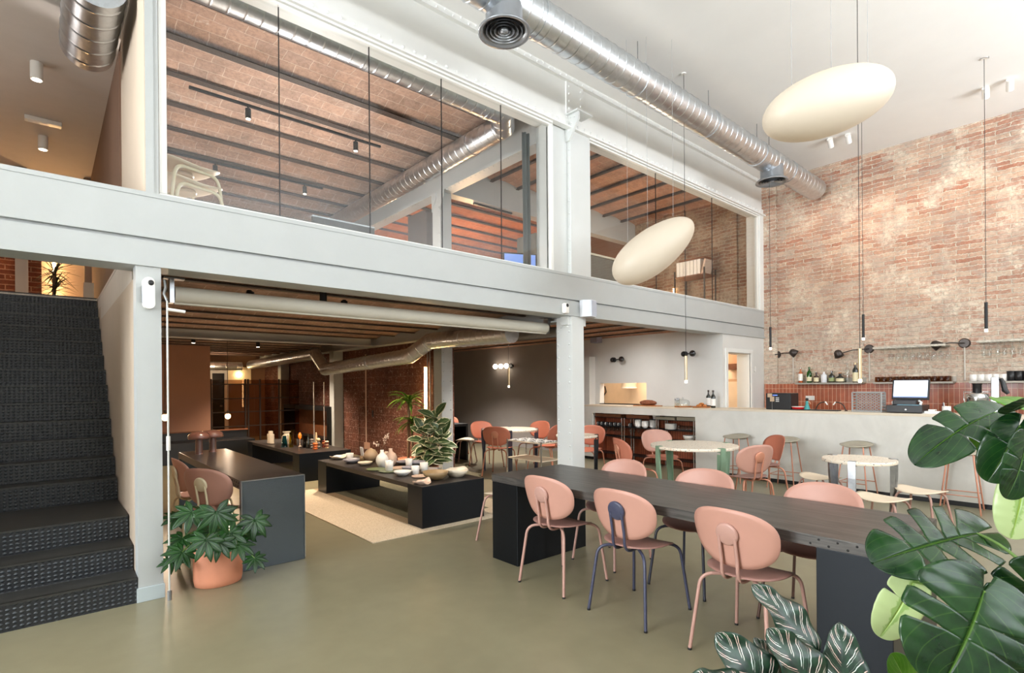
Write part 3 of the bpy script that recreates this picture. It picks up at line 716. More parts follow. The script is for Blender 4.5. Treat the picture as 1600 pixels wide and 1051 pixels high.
# around the long dining table: three with their backs to the camera
chair('pink shell chair on pink legs, furthest of three backs along the dark table', (2.99, 2.85, 0), RD(2), PTUBE)
chair('pink shell chair with dark blue legs and disc, middle of the near side', (2.985, 2.15, 0), RD(0), NAVY)
chair('pink shell chair on pink legs nearest the striped calathea leaves', (2.985, 1.40, 0), RD(-3), PTUBE)
# three facing the camera behind the table
chair('chair behind the dark table, its pink back showing left of the sage green legs', (3.68, 2.93, 0), RD(180), PTUBE, PINK, PSEAT)
chair('chair behind the dark table opposite the one with dark blue legs', (3.68, 2.16, 0), RD(181), DNAVY, PINK, PSEAT)
chair('chair behind the dark table in front of the small steel-legged table', (3.68, 1.33, 0), RD(178), BROWNT, PINK, PSEAT)
# round table with green legs
g = (6.2, 3.62)
chair('pink chair facing right at the left side of the green-legged table', (5.62, 4.10, 0), RD(-28), COPPER, PINK2, PINK2)
chair('pink chair behind the green-legged table, in front of the shelving niche', (6.72, 4.42, 0), RD(-118), COPPER, PINK, PINK2)
chair('pink chair at the near right of the green-legged table showing its disc', (5.98, 2.86, 0), RD(66), COPPER, PINK, PSEAT)
chair('deep pink chair right of the green-legged table before the bar stool', (6.98, 3.12, 0), RD(142), COPPER, PINK2, PSEAT)
# back bay
b_ = (5.98, 6.95)
chair('pink chair with its back to the room in front of the blue-legged table', (5.78, 6.96, 0), RD(30), COPPER, PINK2, PINK2)
chair('pink chair at the far left of the blue-legged table', (6.22, 7.88, 0), RD(-96), COPPER, PINK2, PINK2)
chair('deep pink chair at the far right of the blue-legged table by the grey wall', (6.86, 7.26, 0), RD(186), COPPER, PINK2, PINK2)
chair('pink chair seen edge-on at the right of the blue-legged table', (6.52, 6.62, 0), RD(112), COPPER, PINK2, PINK2)
chair('pink chair tucked at the black-legged table behind the column', (6.66, 5.78, 0), RD(200), COPPER, PINK2, PINK2)
# left bay
chair('pink chair with cream legs and cream disc behind the fatsia plant', (1.17, 5.20, 0), RD(34), CREAM, PINK, PSEAT)
chair('pink chair with cream legs further back along the narrow table', (1.17, 6.0, 0), RD(4), CREAM, PINK, PSEAT)

# ================================================================== STOOLS
def bar_stool(label, loc, rz):
    t = thing('bar_stool', label, 'stool', loc, rz, 'bar stools along the counter')
    so = sup(.175, .19, 2.2)
    MB().plate(so, lambda u, v: .672 + .045 * max(0, -u / .175) ** 2 + .012 * (v / .19) ** 2 - .012 * max(0, u / .175) ** 2, .014, lambda u, v, w: V((u, v, w)), 6, 40).obj('seat', OLIVE, t)
    MB().lathe([(.135, .655), (.15, .665), (.15, .68)], 28).obj('seat_ring', OLIVE, t)
    ft = []
    for sx in (-1, 1):
        for sy in (-1, 1):
            a, b = V((.115 * sx, .115 * sy, .668)), V((.20 * sx, .185 * sy, 0)); ft.append((sx, sy, a, b))
            MB().tube([a, b], .0085, 8).obj('leg', COPPER, t)
    k = .70
    def pt(i): return ft[i][2].lerp(ft[i][3], k)
    for i, j in ((0, 1), (2, 3)): MB().tube([pt(i), pt(j)], .006, 8).obj('footrest', COPPER, t)
    MB().tube([pt(0).lerp(pt(1), .0), pt(2)], .006, 8).obj('footrest', COPPER, t)
    return t
for (px, py), lb, rz in (((1150, 680), 'bar stool at the counter, furthest left, partly behind a deep pink chair', 175), ((1227, 688), 'bar stool standing alone at the counter, second from the left', 182), ((1338, 695), 'bar stool at the counter behind the small steel-legged table', 178), ((1502, 706), 'bar stool at the counter under the monstera leaves', 184)):
    p = at(px, py, X=8.09); bar_stool(lb, (8.09, p.y, 0), RD(rz))
def low_stool(label, loc, rz):
    t = thing('low_stool', label, 'stool', loc, rz, 'low sand stools')
    so = sup(.215, .18, 2.2)
    MB().plate(so, lambda u, v: .44 + .03 * (abs(u) / .215) ** 2.5 - .006 * (v / .18) ** 2, .014, lambda u, v, w: V((u, v, w)), 6, 40).obj('seat', SAND, t)
    for sx in (-1, 1):
        for sy in (-1, 1):
            MB().tube([(.06 * sx, .05 * sy, .436)] + arc((.10 * sx, .085 * sy, .436), (.145 * sx, .125 * sy, .434), (.155 * sx, .135 * sy, .37), 5) + [(.21 * sx, .19 * sy, 0)], .0105, 8).obj('leg', PTUBE, t)
    return t
low_stool('sand coloured low stool left of the small steel-legged table', (6.55, 2.27, 0), RD(70))
low_stool('sand coloured low stool right of the small steel-legged table', (6.42, 1.33, 0), RD(75))
low_stool('sand coloured low stool in front of the small steel-legged table', (5.76, 1.47, 0), RD(80))
low_stool('sand coloured low stool at the far end of the dark table, mostly hidden', (3.40, 4.02, 0), RD(10))
p = at(714, 721, Z=0); low_stool('sand coloured low stool before the black table beyond the second column', (p.x + .02, p.y - .25, 0), RD(40))
# ================================================================== THE BAR
BX = 8.357; BT = 1.10
ny0, ny1, nz = 4.845, 7.125, .945
bar = thing('bar_counter', 'long pale grey counter with an open niche of shelves at its left end', 'bar counter', (BX, 4.0, 0))
def L(y): return y - 4.0
m = MB().box(0, .09, L(-.6), L(ny0), .06, BT - .03).box(.09, .69, L(-.6), L(-.5), .06, BT - .03)
m.box(0, .44, L(ny1), L(7.41), .06, BT - .03).box(0, .44, L(ny0), L(ny1), nz, BT - .03).box(.09, .44, L(4.80), L(ny0), 0.0, BT - .03)
m.obj('body', MICRO, bar)
MB().box(0, .69, L(-.6), L(4.55), BT - .03, BT).box(0, .445, L(4.55), L(7.415), BT - .03, BT).obj('countertop', concrete_mat('pale_counter_top', (214, 200, 180), .05), bar, bevel=.004)
MB().box(.02, .09, L(-.6), L(ny0), 0, .06).box(.02, .44, L(ny1), L(7.40), 0, .06).obj('plinth', BLACKP, bar)
MB().box(.425, .445, L(ny0), L(ny1), 0, nz).box(.09, .425, L(ny1) - .012, L(ny1), .0, nz).obj('niche_lining', TILE2, bar)

ZRK = [.50, .69, .87]
def yy(px, X=8.5, py=680): return at(px, py, X=X).y
racks = [(yy(929, 8.42), yy(972, 8.42)), (yy(976, 8.42), yy(1026, 8.42)), (yy(1029, 8.42), yy(1084.5, 8.42))]
def rack(y0, y1, label):
    c = (y0 + y1) / 2; h = abs(y0 - y1) / 2
    t = thing('shelving_rack', label, 'shelving rack', (8.56, c, 0))
    for sx in (-.15, .15):
        for sy in (-h, h): MB().cyl((sx, sy, 0), (sx, sy, .868), .011, n=10).obj('post', CHROME, t)
    for z in (.16, ZRK[0], ZRK[1], ZRK[2]): MB().box(-.155, .155, -h + .012, h - .012, z - .012, z).obj('shelf', BLACK, t)
    return c, h
RC = [rack(*r, l) for r, l in zip(racks, ('chrome post rack at the left of the niche holding black mugs', 'chrome post rack in the middle of the niche with stacked bowls', 'chrome post rack at the right of the niche with a plate stack'))]
def lath(name, mat, prof, label, cat, loc, group=None, n=20, parts=()):
    """a turned thing; parts are (name, material, profile)"""
    if not parts:
        return tag(MB().lathe(prof, n).obj(name, mat), label, cat, group, loc)
    t = thing(name, label, cat, loc, 0, group)
    MB().lathe(prof, n).obj('body', mat, t)
    for pn, pm, pp in parts: MB().lathe(pp, n).obj(pn, pm, t)
    return t
def copies(o, spots, group, labels=None):
    for i, p in enumerate(spots): dup(o, p, None, labels[i] if labels else None, group)
def tray(c, w, d, h, label, mat, group=None, cat='tray'):
    m = MB().box(-d, d, -w, w, 0, .01).box(-d, -d + .012, -w, w, .01, h).box(d - .012, d, -w, w, .01, h).box(-d + .012, d - .012, -w, -w + .012, .01, h).box(-d + .012, d - .012, w - .012, w, .01, h)
    return tag(m.obj('tray', mat), label, cat, group, c)
(c0, h0), (c1, h1), (c2, h2) = RC
tray((8.56, c0, ZRK[2]), h0 - .02, .14, .055, 'brown wooden tray on top of the rack above the black mugs', DWOOD)
tray((8.56, c1 + .06, ZRK[2]), h1 - .10, .14, .06, 'brown wooden tray on top of the rack above the stacked bowls', DWOOD)
lath('bucket', CERW, [(.055, 0), (.075, .10), (.08, .10), (.08, .112), (.066, .112), (.05, .02)], 'white enamel bucket between two wooden trays in the niche', 'bucket', (8.50, c1 - h1 + .06, ZRK[2]))
tray((8.56, c2 + .22, ZRK[2]), .20, .14, .05, 'tan basket tray on the right hand rack next to the white bucket', OLIVE)
tray((8.56, c2 - .20, ZRK[2]), .18, .14, .06, 'tan basket tray on the right hand rack above the small glasses', OLIVE)
# black mugs
g = 'black mugs in the counter niche'
mug = thing('mug', 'black mug with a pale handle on the middle shelf of the niche', 'mug', (8.5, c0 + .3, ZRK[1]), 0, g)
MB().lathe([(.034, 0), (.038, .01), (.038, .075), (.034, .075), (.033, .01)], 16).obj('body', BLACKP, mug)
MB().tube([(-.035, 0, .06)] + arc((-.05, 0, .06), (-.066, 0, .038), (-.05, 0, .02), 5) + [(-.035, 0, .02)], .006, 6).obj('handle', CERW, mug)
copies(mug, [(8.5, c0 + .3 - .105 * i, ZRK[1]) for i in range(1, 6)] + [(8.5, c1 + h1 - .08, ZRK[1])], g)
# stem glasses
g = 'stem glasses in the counter niche'
sg = tag(MB().lathe([(.034, 0), (.034, .003), (.004, .008), (.004, .075), (.03, .10), (.036, .13), (.03, .165), (.027, .165), (.033, .13), (.004, .085)], 16).obj('stem_glass', CLEAR), 'clear stem glass on the low shelf of the niche', 'glass', g, (8.5, c0 + .3, ZRK[0]))
copies(sg, [(8.5, c0 + .3 - .095 * i, ZRK[0]) for i in range(1, 7)] + [(8.6, c0 + .26 - .1 * i, ZRK[0]) for i in range(6)] + [(8.5, c1 + h1 - .07 - .1 * i, ZRK[0]) for i in range(3)], g)
# bowls
def stack(name, prof, cat, loc, n, dz, label, group):
    o = tag(MB().lathe(prof, 24).obj(name, CERW), label, cat, group, loc)
    copies(o, [(loc[0], loc[1], loc[2] + dz * i) for i in range(1, n)], group)
bp = [(.03, 0), (.06, .025), (.066, .05), (.062, .05), (.055, .028), (.02, .01), (1e-4, .01)]
stack('bowl', bp, 'bowl', (8.5, c1 + .10, ZRK[1]), 6, .021, 'white bowl in the left of the two tall stacks on the middle rack', 'bowls in the left stack')
stack('bowl', bp, 'bowl', (8.5, c1 - .055, ZRK[1]), 5, .021, 'white bowl in the second tall stack on the middle rack', 'bowls in the second stack')
stack('bowl', bp, 'bowl', (8.54, c1 - .20, ZRK[1]), 6, .021, 'white bowl stacked behind the post of the middle rack', 'bowls behind the post')
bp2 = [(.04, 0), (.10, .014), (.105, .02), (.10, .02), (.04, .006), (1e-4, .006)]
stack('plate', bp2, 'plate', (8.5, c2 + .15, ZRK[1]), 9, .011, 'white plate in the stack on the right hand rack', 'plates in the niche stack')
g = 'small glasses on the right hand rack'
tb = tag(MB().lathe([(.024, 0), (.028, .085), (.026, .085), (.022, .008), (1e-4, .008)], 14).obj('tumbler', CLEAR), 'small clear tumbler right of the plate stack in the niche', 'glass', g, (8.47, c2 - .04, ZRK[1]))
copies(tb, [(8.47, c2 - .04 - .07 * i, ZRK[1]) for i in range(1, 5)] + [(8.54, c2 - .02 - .07 * i, ZRK[1]) for i in range(4)], g)
lath('bowl', CERW, [(.05, 0), (.10, .06), (.11, .11), (.105, .11), (.09, .06), (.04, .012), (1e-4, .012)], 'large white bowl low in the niche behind the green-legged table', 'bowl', (8.5, c2 - .22, ZRK[0]))

# ---- on the counter, left
def on(px, py, X): p = at(px, py, X=X); return V((X, p.y, BT))
def board(c, a, b, label, mat=WOODT, rz=0):
    return tag(MB().box(-a, a, -b, b, 0, .018).obj('cutting_board', mat, bevel=.005), label, 'cutting board', None, c)
p = on(1012, 634, 8.55); board(p, .10, .26, 'wooden board under the bread loaf on the counter')
def loaf(c, sx, sy, sz, label, name='bread_loaf'):
    m = MB().ball((0, 0, sz * .8), 1, 22, sx, sy, sz, 12)
    for v in m.v:
        v.z = max(0, v.z); v.z += .004 * sin(v.y * 70) * sin(v.x * 50)
    return tag(m.obj(name, CRUST), label, 'bread', None, c)
CRUST = plain('bread_crust', (126, 74, 48), .8, var=.35, vs=30, bump=.5, bs=60)
CRUST2 = plain('pastry_crust', (186, 112, 52), .6, var=.3, vs=40, bump=.4, bs=60)
loaf(p + V((0, -.01, .018)), .075, .185, .055, 'dark crusty bread loaf on the wooden board below the hatch')
p = on(1058, 634, 8.62)
lath('storage_jar', CLEAR, [(.042, 0), (.045, .01), (.045, .10), (.036, .115)], 'glass jar with a grey lid beside the cake dome', 'jar', p, parts=(('contents', CERC, [(.04, .005), (.04, .07)]), ('lid', STEEL, [(.042, .115), (.044, .12), (.044, .15), (.03, .155)])))
p = on(1067, 635, 8.5)
t = thing('cake_stand', 'wooden cake stand under a glass dome on the counter', 'cake stand', p)
MB().lathe([(.14, 0), (.145, .008), (.145, .02), (.14, .025)], 32).obj('base', WOODT, t)
d = MB().lathe([(.115, .026), (.115, .10), (.09, .128), (.05, .14), (.012, .143), (.012, .16), (.018, .172), (.01, .18)], 32).obj('glass_dome', CLEAR, t)
MB().lathe([(.085, .026), (.088, .045), (.06, .055)], 24).obj('cake', CERC, t)
p = on(1096, 635, 8.5)
tag(MB().lathe([(.14, 0), (.15, .01), (.15, .02), (.14, .024), (.13, .018)], 32).obj('wooden_platter', WOODT), 'round wooden platter of pastries beside the cake dome', 'platter', None, p)
g = 'pastries on the round platter'
o = None
for i, (dx, dy, dz) in enumerate(((0, .05, 0), (-.05, 0, 0), (.04, -.03, 0), (-.02, -.07, 0), (0, 0, .03))):
    q = p + V((dx, dy, .018 + dz))
    if o is None: o = loaf(q, .035, .045, .022, 'golden pastry piled on the round wooden platter', 'pastry'); o.data.materials.clear(); o.data.materials.append(CRUST2); o['group'] = g; o['category'] = 'pastry'
    else: dup(o, q, i * .8, None, g)
p = on(1083, 634, 8.7); board(p, .012, .13, 'wooden board standing flat behind the pastry platter', WOODT)
def bottle(label, loc, r, h, body, neck, label_col=None, sq=1.0, shoulder=.62, cap=None, group=None, lz=(.18, .5), cat='bottle', contents=None):
    t = thing('bottle', label, cat, loc, 0, group)
    nr = r * .34
    MB().lathe([(r * .9, 0), (r, .006), (r, h * shoulder), (r * .86, h * (shoulder + .05)), (nr, h * (shoulder + .17)), (nr, h * .93)], 20, sx=1, sy=sq).obj('body', body, t)
    MB().lathe([(nr + .003, h * .90), (nr + .003, h)], 14).obj('cap', cap or neck, t)
    if label_col: MB().lathe([(r + .0012, h * lz[0]), (r + .0012, h * lz[1])], 20, sx=1, sy=sq, cap=False).obj('paper_label', label_col, t)
    return t
DGLASS = plain('dark_bottle_glass', (26, 28, 20), .12, var=.1, coat=.5)
BGLASS = plain('brown_bottle_glass', (52, 26, 16), .12, var=.1, coat=.5)
LABW = plain('white_label', (232, 230, 224), .6, var=.02); LABC = plain('cream_label', (226, 214, 176), .6, var=.04); LABG = plain('green_label', (150, 160, 110), .6, var=.1)
bottle('dark wine bottle on the counter, the one nearer the wall', on(1107, 634, 8.70), .038, .30, DGLASS, BGLASS, LABW, lz=(.12, .55))
bottle('dark wine bottle with white label on the counter, the one in front', on(1114.5, 636, 8.56), .038, .30, DGLASS, BGLASS, LABW, lz=(.12, .52))

# ---- on the counter, right
def onr(px, X=8.74): return on(px, 638, X)
a, b = onr(1242), onr(1203); c = (a + b) / 2; w = (b.y - a.y) / 2
t = thing('coffee_machine', 'black box machine with cards stuck on its front at the counter end', 'machine', c)
MB().box(-.15, .15, -w, w, 0, .255).obj('body', BLACKP, t, bevel=.012)
MB().box(-.154, -.15, w - .10, w - .03, .19, .25).box(-.158, -.154, w - .135, w - .07, .125, .20).obj('paper_card', plain('kraft_card', (190, 164, 136), .7), t)
MB().box(-.154, -.15, w - .18, w - .11, .215, .23).obj('display', glow('blue_display', (90, 120, 200), 1.2), t)
for k in range(3): MB().box(-.154, -.15, w - .205, w - .155, .175 - .026 * k, .187 - .026 * k).obj('button', PAPER, t)
MB().box(-.158, -.150, w - .105, w - .098, .0, .125).obj('spout', STEEL, t)
RED = plain('red_enamel', (196, 30, 32), .35, var=.05)
p = onr(1248, 8.66)
t = thing('tray', 'red dish with a pale rim on the counter beside the black machine', 'dish', p)
MB().lathe([(.075, 0), (.095, .035), (.10, .05), (.094, .05), (.07, .01), (1e-4, .01)], 28).obj('body', RED, t)
MB().lathe([(.101, .046), (.101, .053), (.092, .053)], 28).obj('rim', CERW, t)
TEAL = plain('teal_paint', (66, 150, 148), .5, var=.1)
p = onr(1261, 8.60)
t = thing('figurine', 'small figurine in a teal dress standing on the counter', 'figurine', p)
MB().lathe([(.042, 0), (.045, .006), (.034, .05), (.022, .085), (.018, .10), (.024, .125), (.016, .14)], 18).obj('dress', TEAL, t)
MB().ball((0, 0, .165), .022, 14).obj('head', BLACKP, t)
MB().tube([(0, -.02, .125), (-.015, -.045, .118), (-.03, -.06, .095)], .007, 8).obj('arm', plain('figurine_skin', (200, 150, 120), .5), t)
a, b = on(1312, 640, 8.62), on(1238, 640, 8.62)
t = thing('drip_tray', 'long flat black drip tray with beer taps on the counter', 'tray', (a + b) / 2); w = (b.y - a.y) / 2
MB().box(-.07, .07, -w, w, 0, .014).obj('tray', BLACKP, t, bevel=.003)
for px, s_ in ((1274, -1), (1322, 1)):
    p = on(px, 638, 8.70)
    t = thing('tap', 'curved bronze tap with a white tip, %s' % ('nearer the figurine' if s_ < 0 else 'nearer the wire basket'), 'tap', p)
    MB().tube([(0, 0, 0), (0, s_ * .02, .05)] + arc((0, s_ * .03, .075), (0, s_ * .07, .13), (0, s_ * .14, .125), 6), .008, 8).obj('spout', DKBR, t)
    MB().cyl((0, s_ * .135, .13), (0, s_ * .165, .085), .011, .009, 10).obj('nozzle', CERW, t)
    MB().lathe([(.02, 0), (.02, .012), (.01, .016)], 14).obj('base', DKBR, t)
# wire basket
a, b = on(1380, 639, 8.62), on(1335, 639, 8.62); p = (a + b) / 2; w = (b.y - a.y) / 2
t = thing('wire_basket', 'grey lattice crate standing on its side on the counter', 'crate', p)
GREYP = plain('grey_plastic', (150, 150, 148), .5)
m = MB()
hh = .27
for q in ((-w, 0, -w, hh), (w, 0, w, hh), (-w, 0.008, w, .008), (-w, hh, w, hh)):
    for x in (-.09, .09): m.tube([(x, q[0], q[1]), (x, q[2], q[3])], .011, 8)
m.obj('rim', GREYP, t)
m = MB()
for i in range(-9, 22):
    for s_ in (-1, 1):
        y0 = -w + i * .05; pts = []
        for k in range(0, 28):
            z = k * .01; y = s_ * (y0 + z * 1.35)
            if -w <= y <= w: pts.append((.085, y, z))
        if len(pts) > 1: m.tube([pts[0], pts[-1]], .006, 6)
m.obj('lattice', GREYP, t)
m = MB()
for i in range(7):
    for s_ in (-w, w): MB().box(-.09, .09, s_ - .004, s_ + .004, .02 + .04 * i, .035 + .04 * i).obj('side_slat', GREYP, t)
# cash register
a, b = on(1447, 640, 8.70), on(1391, 640, 8.70); p = (a + b) / 2; w = (b.y - a.y) / 2
t = thing('cash_register', 'black cash drawer with a bright tilted screen on the counter', 'cash register', p)
MB().box(-.19, .19, -w, w, 0.008, .105).obj('drawer', BLACKP, t, bevel=.006)
MB().cyl((-.196, -.02, .05), (-.188, -.02, .05), .012, n=12).obj('lock', CHROME, t)
MB().box(-.10, .16, -w + .08, w - .05, .105, .17).obj('stand', BLACKP, t, bevel=.01)
MB().box(-.17, -.06, -w + .05, -w + .28, .105, .112).obj('booklet', plain('pale_blue_card', (120, 168, 186), .6), t)
q = M.Translation((-.02, -.03, .175)) @ M.Rotation(RD(14), 4, 'Y')
MB().box(-.015, .02, -.205, .205, 0, .275).tf(q).obj('screen_frame', BLACKP, t, bevel=.008)
MB().box(-.0165, -.015, -.185, .185, .03, .258).tf(q).obj('screen', glow('screen_white', (226, 236, 255), 1.1), t)
m = MB().box(-.0175, -.0165, -.185, .185, .03, .044).tf(q); m.obj('taskbar', glow('screen_blue', (130, 150, 220), .8), t)
for s_ in (-1, 1): MB().tube([(-.06, s_ * (w - .05), .11), (-.05, s_ * (w - .04), .14), (-.02, s_ * (w - .07), .16)], .015, 8).obj('cable', CERW if s_ > 0 else PAPER, t)
p = on(1462, 640, 8.66)
tag(MB().box(-.10, .10, -.13, .13, 0, .012).box(-.09, .09, -.11, .10, .012, .022).box(-.07, .08, -.09, .11, .022, .03).obj('paper_stack', PAPER), 'loose stack of white papers right of the cash register', 'papers', None, p)
t = thing('card_reader', 'small white and grey card reader lying on the papers', 'card reader', p + V((-.01, .03, .03)))
MB().box(-.06, .06, -.035, .035, 0, .025).obj('body', CERW, t, bevel=.006); MB().box(-.04, .0, -.025, .025, .025, .027).obj('display', BLACKP, t)
p = on(1479, 640, 8.62)
t = thing('pen_cup', 'white cup of pens right of the papers', 'cup', p)
MB().lathe([(.042, 0), (.046, .01), (.046, .10), (.041, .10), (.040, .012), (1e-4, .012)], 22).obj('cup', CERW, t)
for i, (dx, dy, mm) in enumerate(((.0, .02, NAVY), (-.015, -.01, YELG), (.01, -.02, WOODT), (-.01, .012, PAPER))): MB().cyl((dx, dy, .02), (dx * 1.9, dy * 1.9, .145), .005, n=6).obj('pen', mm, t)
p = on(1527, 640, 8.72)
t = thing('juicer', 'steel juice extractor with a black feed tube on the counter', 'juicer', p)
MB().lathe([(.10, 0), (.105, .02), (.105, .13), (.095, .15), (.095, .16)], 28).obj('body', STEEL, t)
MB().lathe([(.11, .16), (.115, .20), (.11, .25), (.06, .27)], 28).obj('bowl', CHROME, t)
MB().lathe([(.045, .27), (.045, .37), (.05, .375), (.05, .385)], 20).obj('feed_tube', BLACKP, t)
MB().tube([(0, -.115, .12), (0, -.13, .2), (0, -.13, .28), (0, .13, .28), (0, .13, .2), (0, .115, .12)], .006, 8).obj('clamp_handle', CHROME, t)
p = on(1556, 640, 8.74)
t = thing('drink_mixer', 'tall steel bar machine with a black lever handle', 'machine', p)
MB().box(-.05, .05, -.04, .04, 0, .46).obj('column', STEEL, t, bevel=.008)
MB().box(-.12, .06, -.07, .07, 0, .03).obj('base', STEEL, t, bevel=.006)
MB().tube([(-.04, -.05, .44), (-.05, -.07, .40), (-.06, -.09, .30), (-.06, -.12, .26)], [.02, .025, .03, .02], 10).obj('lever', BLACKP, t)
# ---- back wall: shelves, bottles, glasses
SHELFM = plain('shelf_grey', (150, 142, 130), .45, .2, var=.03)
def wshelf(p0, p1, py, label):
    a, b = at(p0, py, X=10.2), at(p1, py, X=10.2); z = 1.515
    t = thing('wall_shelf', label, 'shelf', (10.45, (a.y + b.y) / 2, z)); w = abs(a.y - b.y) / 2
    MB().box(-.25, 0, -w, w, -.03, 0).obj('board', SHELFM, t, bevel=.002)
    MB().box(-.012, 0, -w, w, 0.0, .08).obj('upstand', SHELFM, t)
    return a, b
wshelf(1242, 1346, 597, 'grey wall shelf holding eight spirit bottles'); wshelf(1364, 1489, 596, 'grey wall shelf holding a row of amber glasses'); wshelf(1514, 1640, 592, 'grey wall shelf holding white and dark cups')
SZ = 1.515
def sh(px, X=10.29): return V((X, at(px, 590, X=X).y, SZ))
PEARL = plain('frosted_white_glass', (222, 222, 226), .3, var=.02)
ORNG = plain('orange_liquor', (176, 92, 50), .15, var=.05, coat=.4)
bottle('clear bottle with a white label over orange liquor, leftmost on the bottle shelf', sh(1251), .036, .27, ORNG, CLEAR, LABW, lz=(.14, .6))
bottle('bright green glass bottle on the bottle shelf', sh(1264.5), .04, .28, GREENG, GREENG, LABC, lz=(.1, .36))
bottle('short brown bottle with a cream label beside the green one', sh(1275.5), .042, .18, BGLASS, BGLASS, LABC, shoulder=.55, lz=(.1, .5))
bottle('frosted white bottle, fourth on the bottle shelf', sh(1287.5), .048, .19, PEARL, CERW, None, shoulder=.66)
bottle('dark bottle with a green label, fifth on the bottle shelf', sh(1299.5), .046, .20, DGLASS, BGLASS, LABG, shoulder=.58, lz=(.1, .42))
bottle('squat round dark bottle with an oval cream label', sh(1312.5), .062, .17, DGLASS, WOODT, LABC, shoulder=.5, lz=(.1, .42))
bottle('tall clear glass bottle near the right end of the bottle shelf', sh(1324), .038, .33, CLEAR, CLEAR, None)
bottle('tall cream labelled bottle with a black shoulder, rightmost on its shelf', sh(1336.5), .042, .33, DGLASS, BRASS, LABC, lz=(.04, .5))
g = 'amber glasses on the wall shelf'
o = tag(MB().lathe([(.034, 0), (.036, .006), (.036, .085), (.033, .085), (.032, .01), (1e-4, .01)], 18).obj('tumbler', AMBERG), 'amber glass tumbler in the row on the wall shelf', 'glass', g, sh(1371))
copies(o, [sh(1371 + 9.9 * i) for i in range(1, 12)] + [sh(1373 + 9.9 * i, 10.37) for i in range(12)], g)
g = 'white cups on the right shelf'
o = tag(MB().lathe([(.036, 0), (.045, .008), (.046, .10), (.042, .10), (.04, .012), (1e-4, .012)], 20).obj('cup', CERW), 'plain white cup in the row on the right wall shelf', 'cup', g, sh(1521))
copies(o, [sh(px) for px in (1533, 1545, 1556, 1568)], g)
g = 'dark cups on the right shelf'
o = tag(MB().lathe([(.036, 0), (.05, .008), (.05, .14), (.046, .14), (.044, .012), (1e-4, .012)], 20).obj('cup', BLACKP), 'tall dark grey cup right of the white cups on the shelf', 'cup', g, sh(1580))
copies(o, [sh(px) for px in (1592, 1605)], g)
# hanging glass racks
RKM = plain('mottled_grey_metal', (170, 162, 148), .5, .4, var=.3, vs=30)
def hang_rack(p0, p1, py, label, pxs, prof, gl, gname, z):
    a, b = at(p0, py, X=10.25), at(p1, py, X=10.25); w = abs(a.y - b.y) / 2; c = (a.y + b.y) / 2
    t = thing('glass_rack', label, 'glass rack', (10.45, c, z))
    MB().box(-.32, -.30, -w, w, 0, .03).box(-.02, 0, -w, w, 0, .03).obj('frame', RKM, t)
    n = int(w * 2 / .075)
    for i in range(n + 1): y = -w + 2 * w * i / n; MB().box(-.30, -.02, y - .006, y + .006, 0.0, .02).obj('bar', RKM, t)
    o = None
    for px in pxs:
        q = V((10.25, at(px, py + 14, X=10.25).y, z - .195))
        if o is None: o = tag(MB().lathe(prof, 16).obj('hanging_glass', CLEAR), gl, 'glass', gname, q)
        else: dup(o, q, None, None, gname)
wp = [(.03, 0), (.036, .03), (.038, .07), (.03, .105), (.005, .12), (.004, .19), (.03, .194), (.03, .197)]
fp = [(.024, 0), (.028, .06), (.026, .12), (.006, .145), (.004, .19), (.028, .194), (.028, .197)]
hang_rack(1367, 1480, 542, 'metal rack above the amber glasses with stem glasses hanging from it', [1392 + 11.2 * i for i in range(9)], wp, 'stem glass hanging upside down above the amber glasses', 'glasses hanging on the left rack', 2.05)
hang_rack(1528, 1640, 533, 'metal rack at the right edge with flutes hanging from it', [1537, 1546, 1559, 1569.5, 1582, 1594], fp, 'flute hanging upside down from the rack above the white cups', 'glasses hanging on the right rack', 2.07)
p = at(1266, 621.5, X=10.375)
t = thing('wall_socket', 'white double socket plate on the terracotta tiles', 'socket', (10.375, p.y, p.z))
MB().box(-.012, 0, -.075, .075, -.04, .04).obj('plate', CERW, t, bevel=.004)
for y in (-.035, .035): MB().cyl((-.0125, y, 0), (-.011, y, 0), .02, n=16).obj('outlet', PAPER, t)
p = at(1179, 568, Y=YF + .01)
t = thing('light_switch', 'small white switch beside the kitchen door frame', 'switch', (p.x, YF + .01, p.z - .1)); MB().box(-.03, .03, -.012, 0, -.05, .05).obj('plate', CERW, t, bevel=.003); MB().box(-.012, .012, -.016, -.012, -.02, .02).obj('rocker', PAPER, t)
# kitchen seen through hatch and door
p = at(983, 603, X=10.15)
t = thing('kitchen_hood', 'white cylinder of a kitchen machine seen through the hatch', 'machine', (10.15, p.y, p.z - .05)); MB().lathe([(.17, 0), (.17, .5)], 28).obj('body', CERC, t); MB().lathe([(.176, 0), (.176, .03)], 28).obj('rim', CERW, t)
p = at(1150, 573, X=10.15)
t = thing('kitchen_shelf', 'dark bracket shelf seen through the kitchen door', 'shelf', (10.2, p.y, p.z)); MB().box(-.2, .19, -.22, .25, -.05, .06).obj('board', DWOOD, t); MB().box(.15, .19, -.22, .25, .06, .6).obj('cupboard_door', plain('kitchen_cupboard', (206, 160, 122), .5), t)
t = thing('kitchen_fridge', 'tan fridge with a steel handle seen through the kitchen door', 'fridge', (10.2, p.y + .05, 0)); MB().box(-.12, .19, -.2, .3, 0, 1.6).obj('cabinet', plain('kitchen_tan', (200, 160, 124), .5), t, bevel=.01); MB().box(-.15, -.12, -.18, .28, .05, 1.55).obj('door', KIT, t, bevel=.005); MB().box(-.2, -.15, .2, .24, .6, 1.4).obj('handle', STEEL, t)
p = at(945, 605, X=10.35)
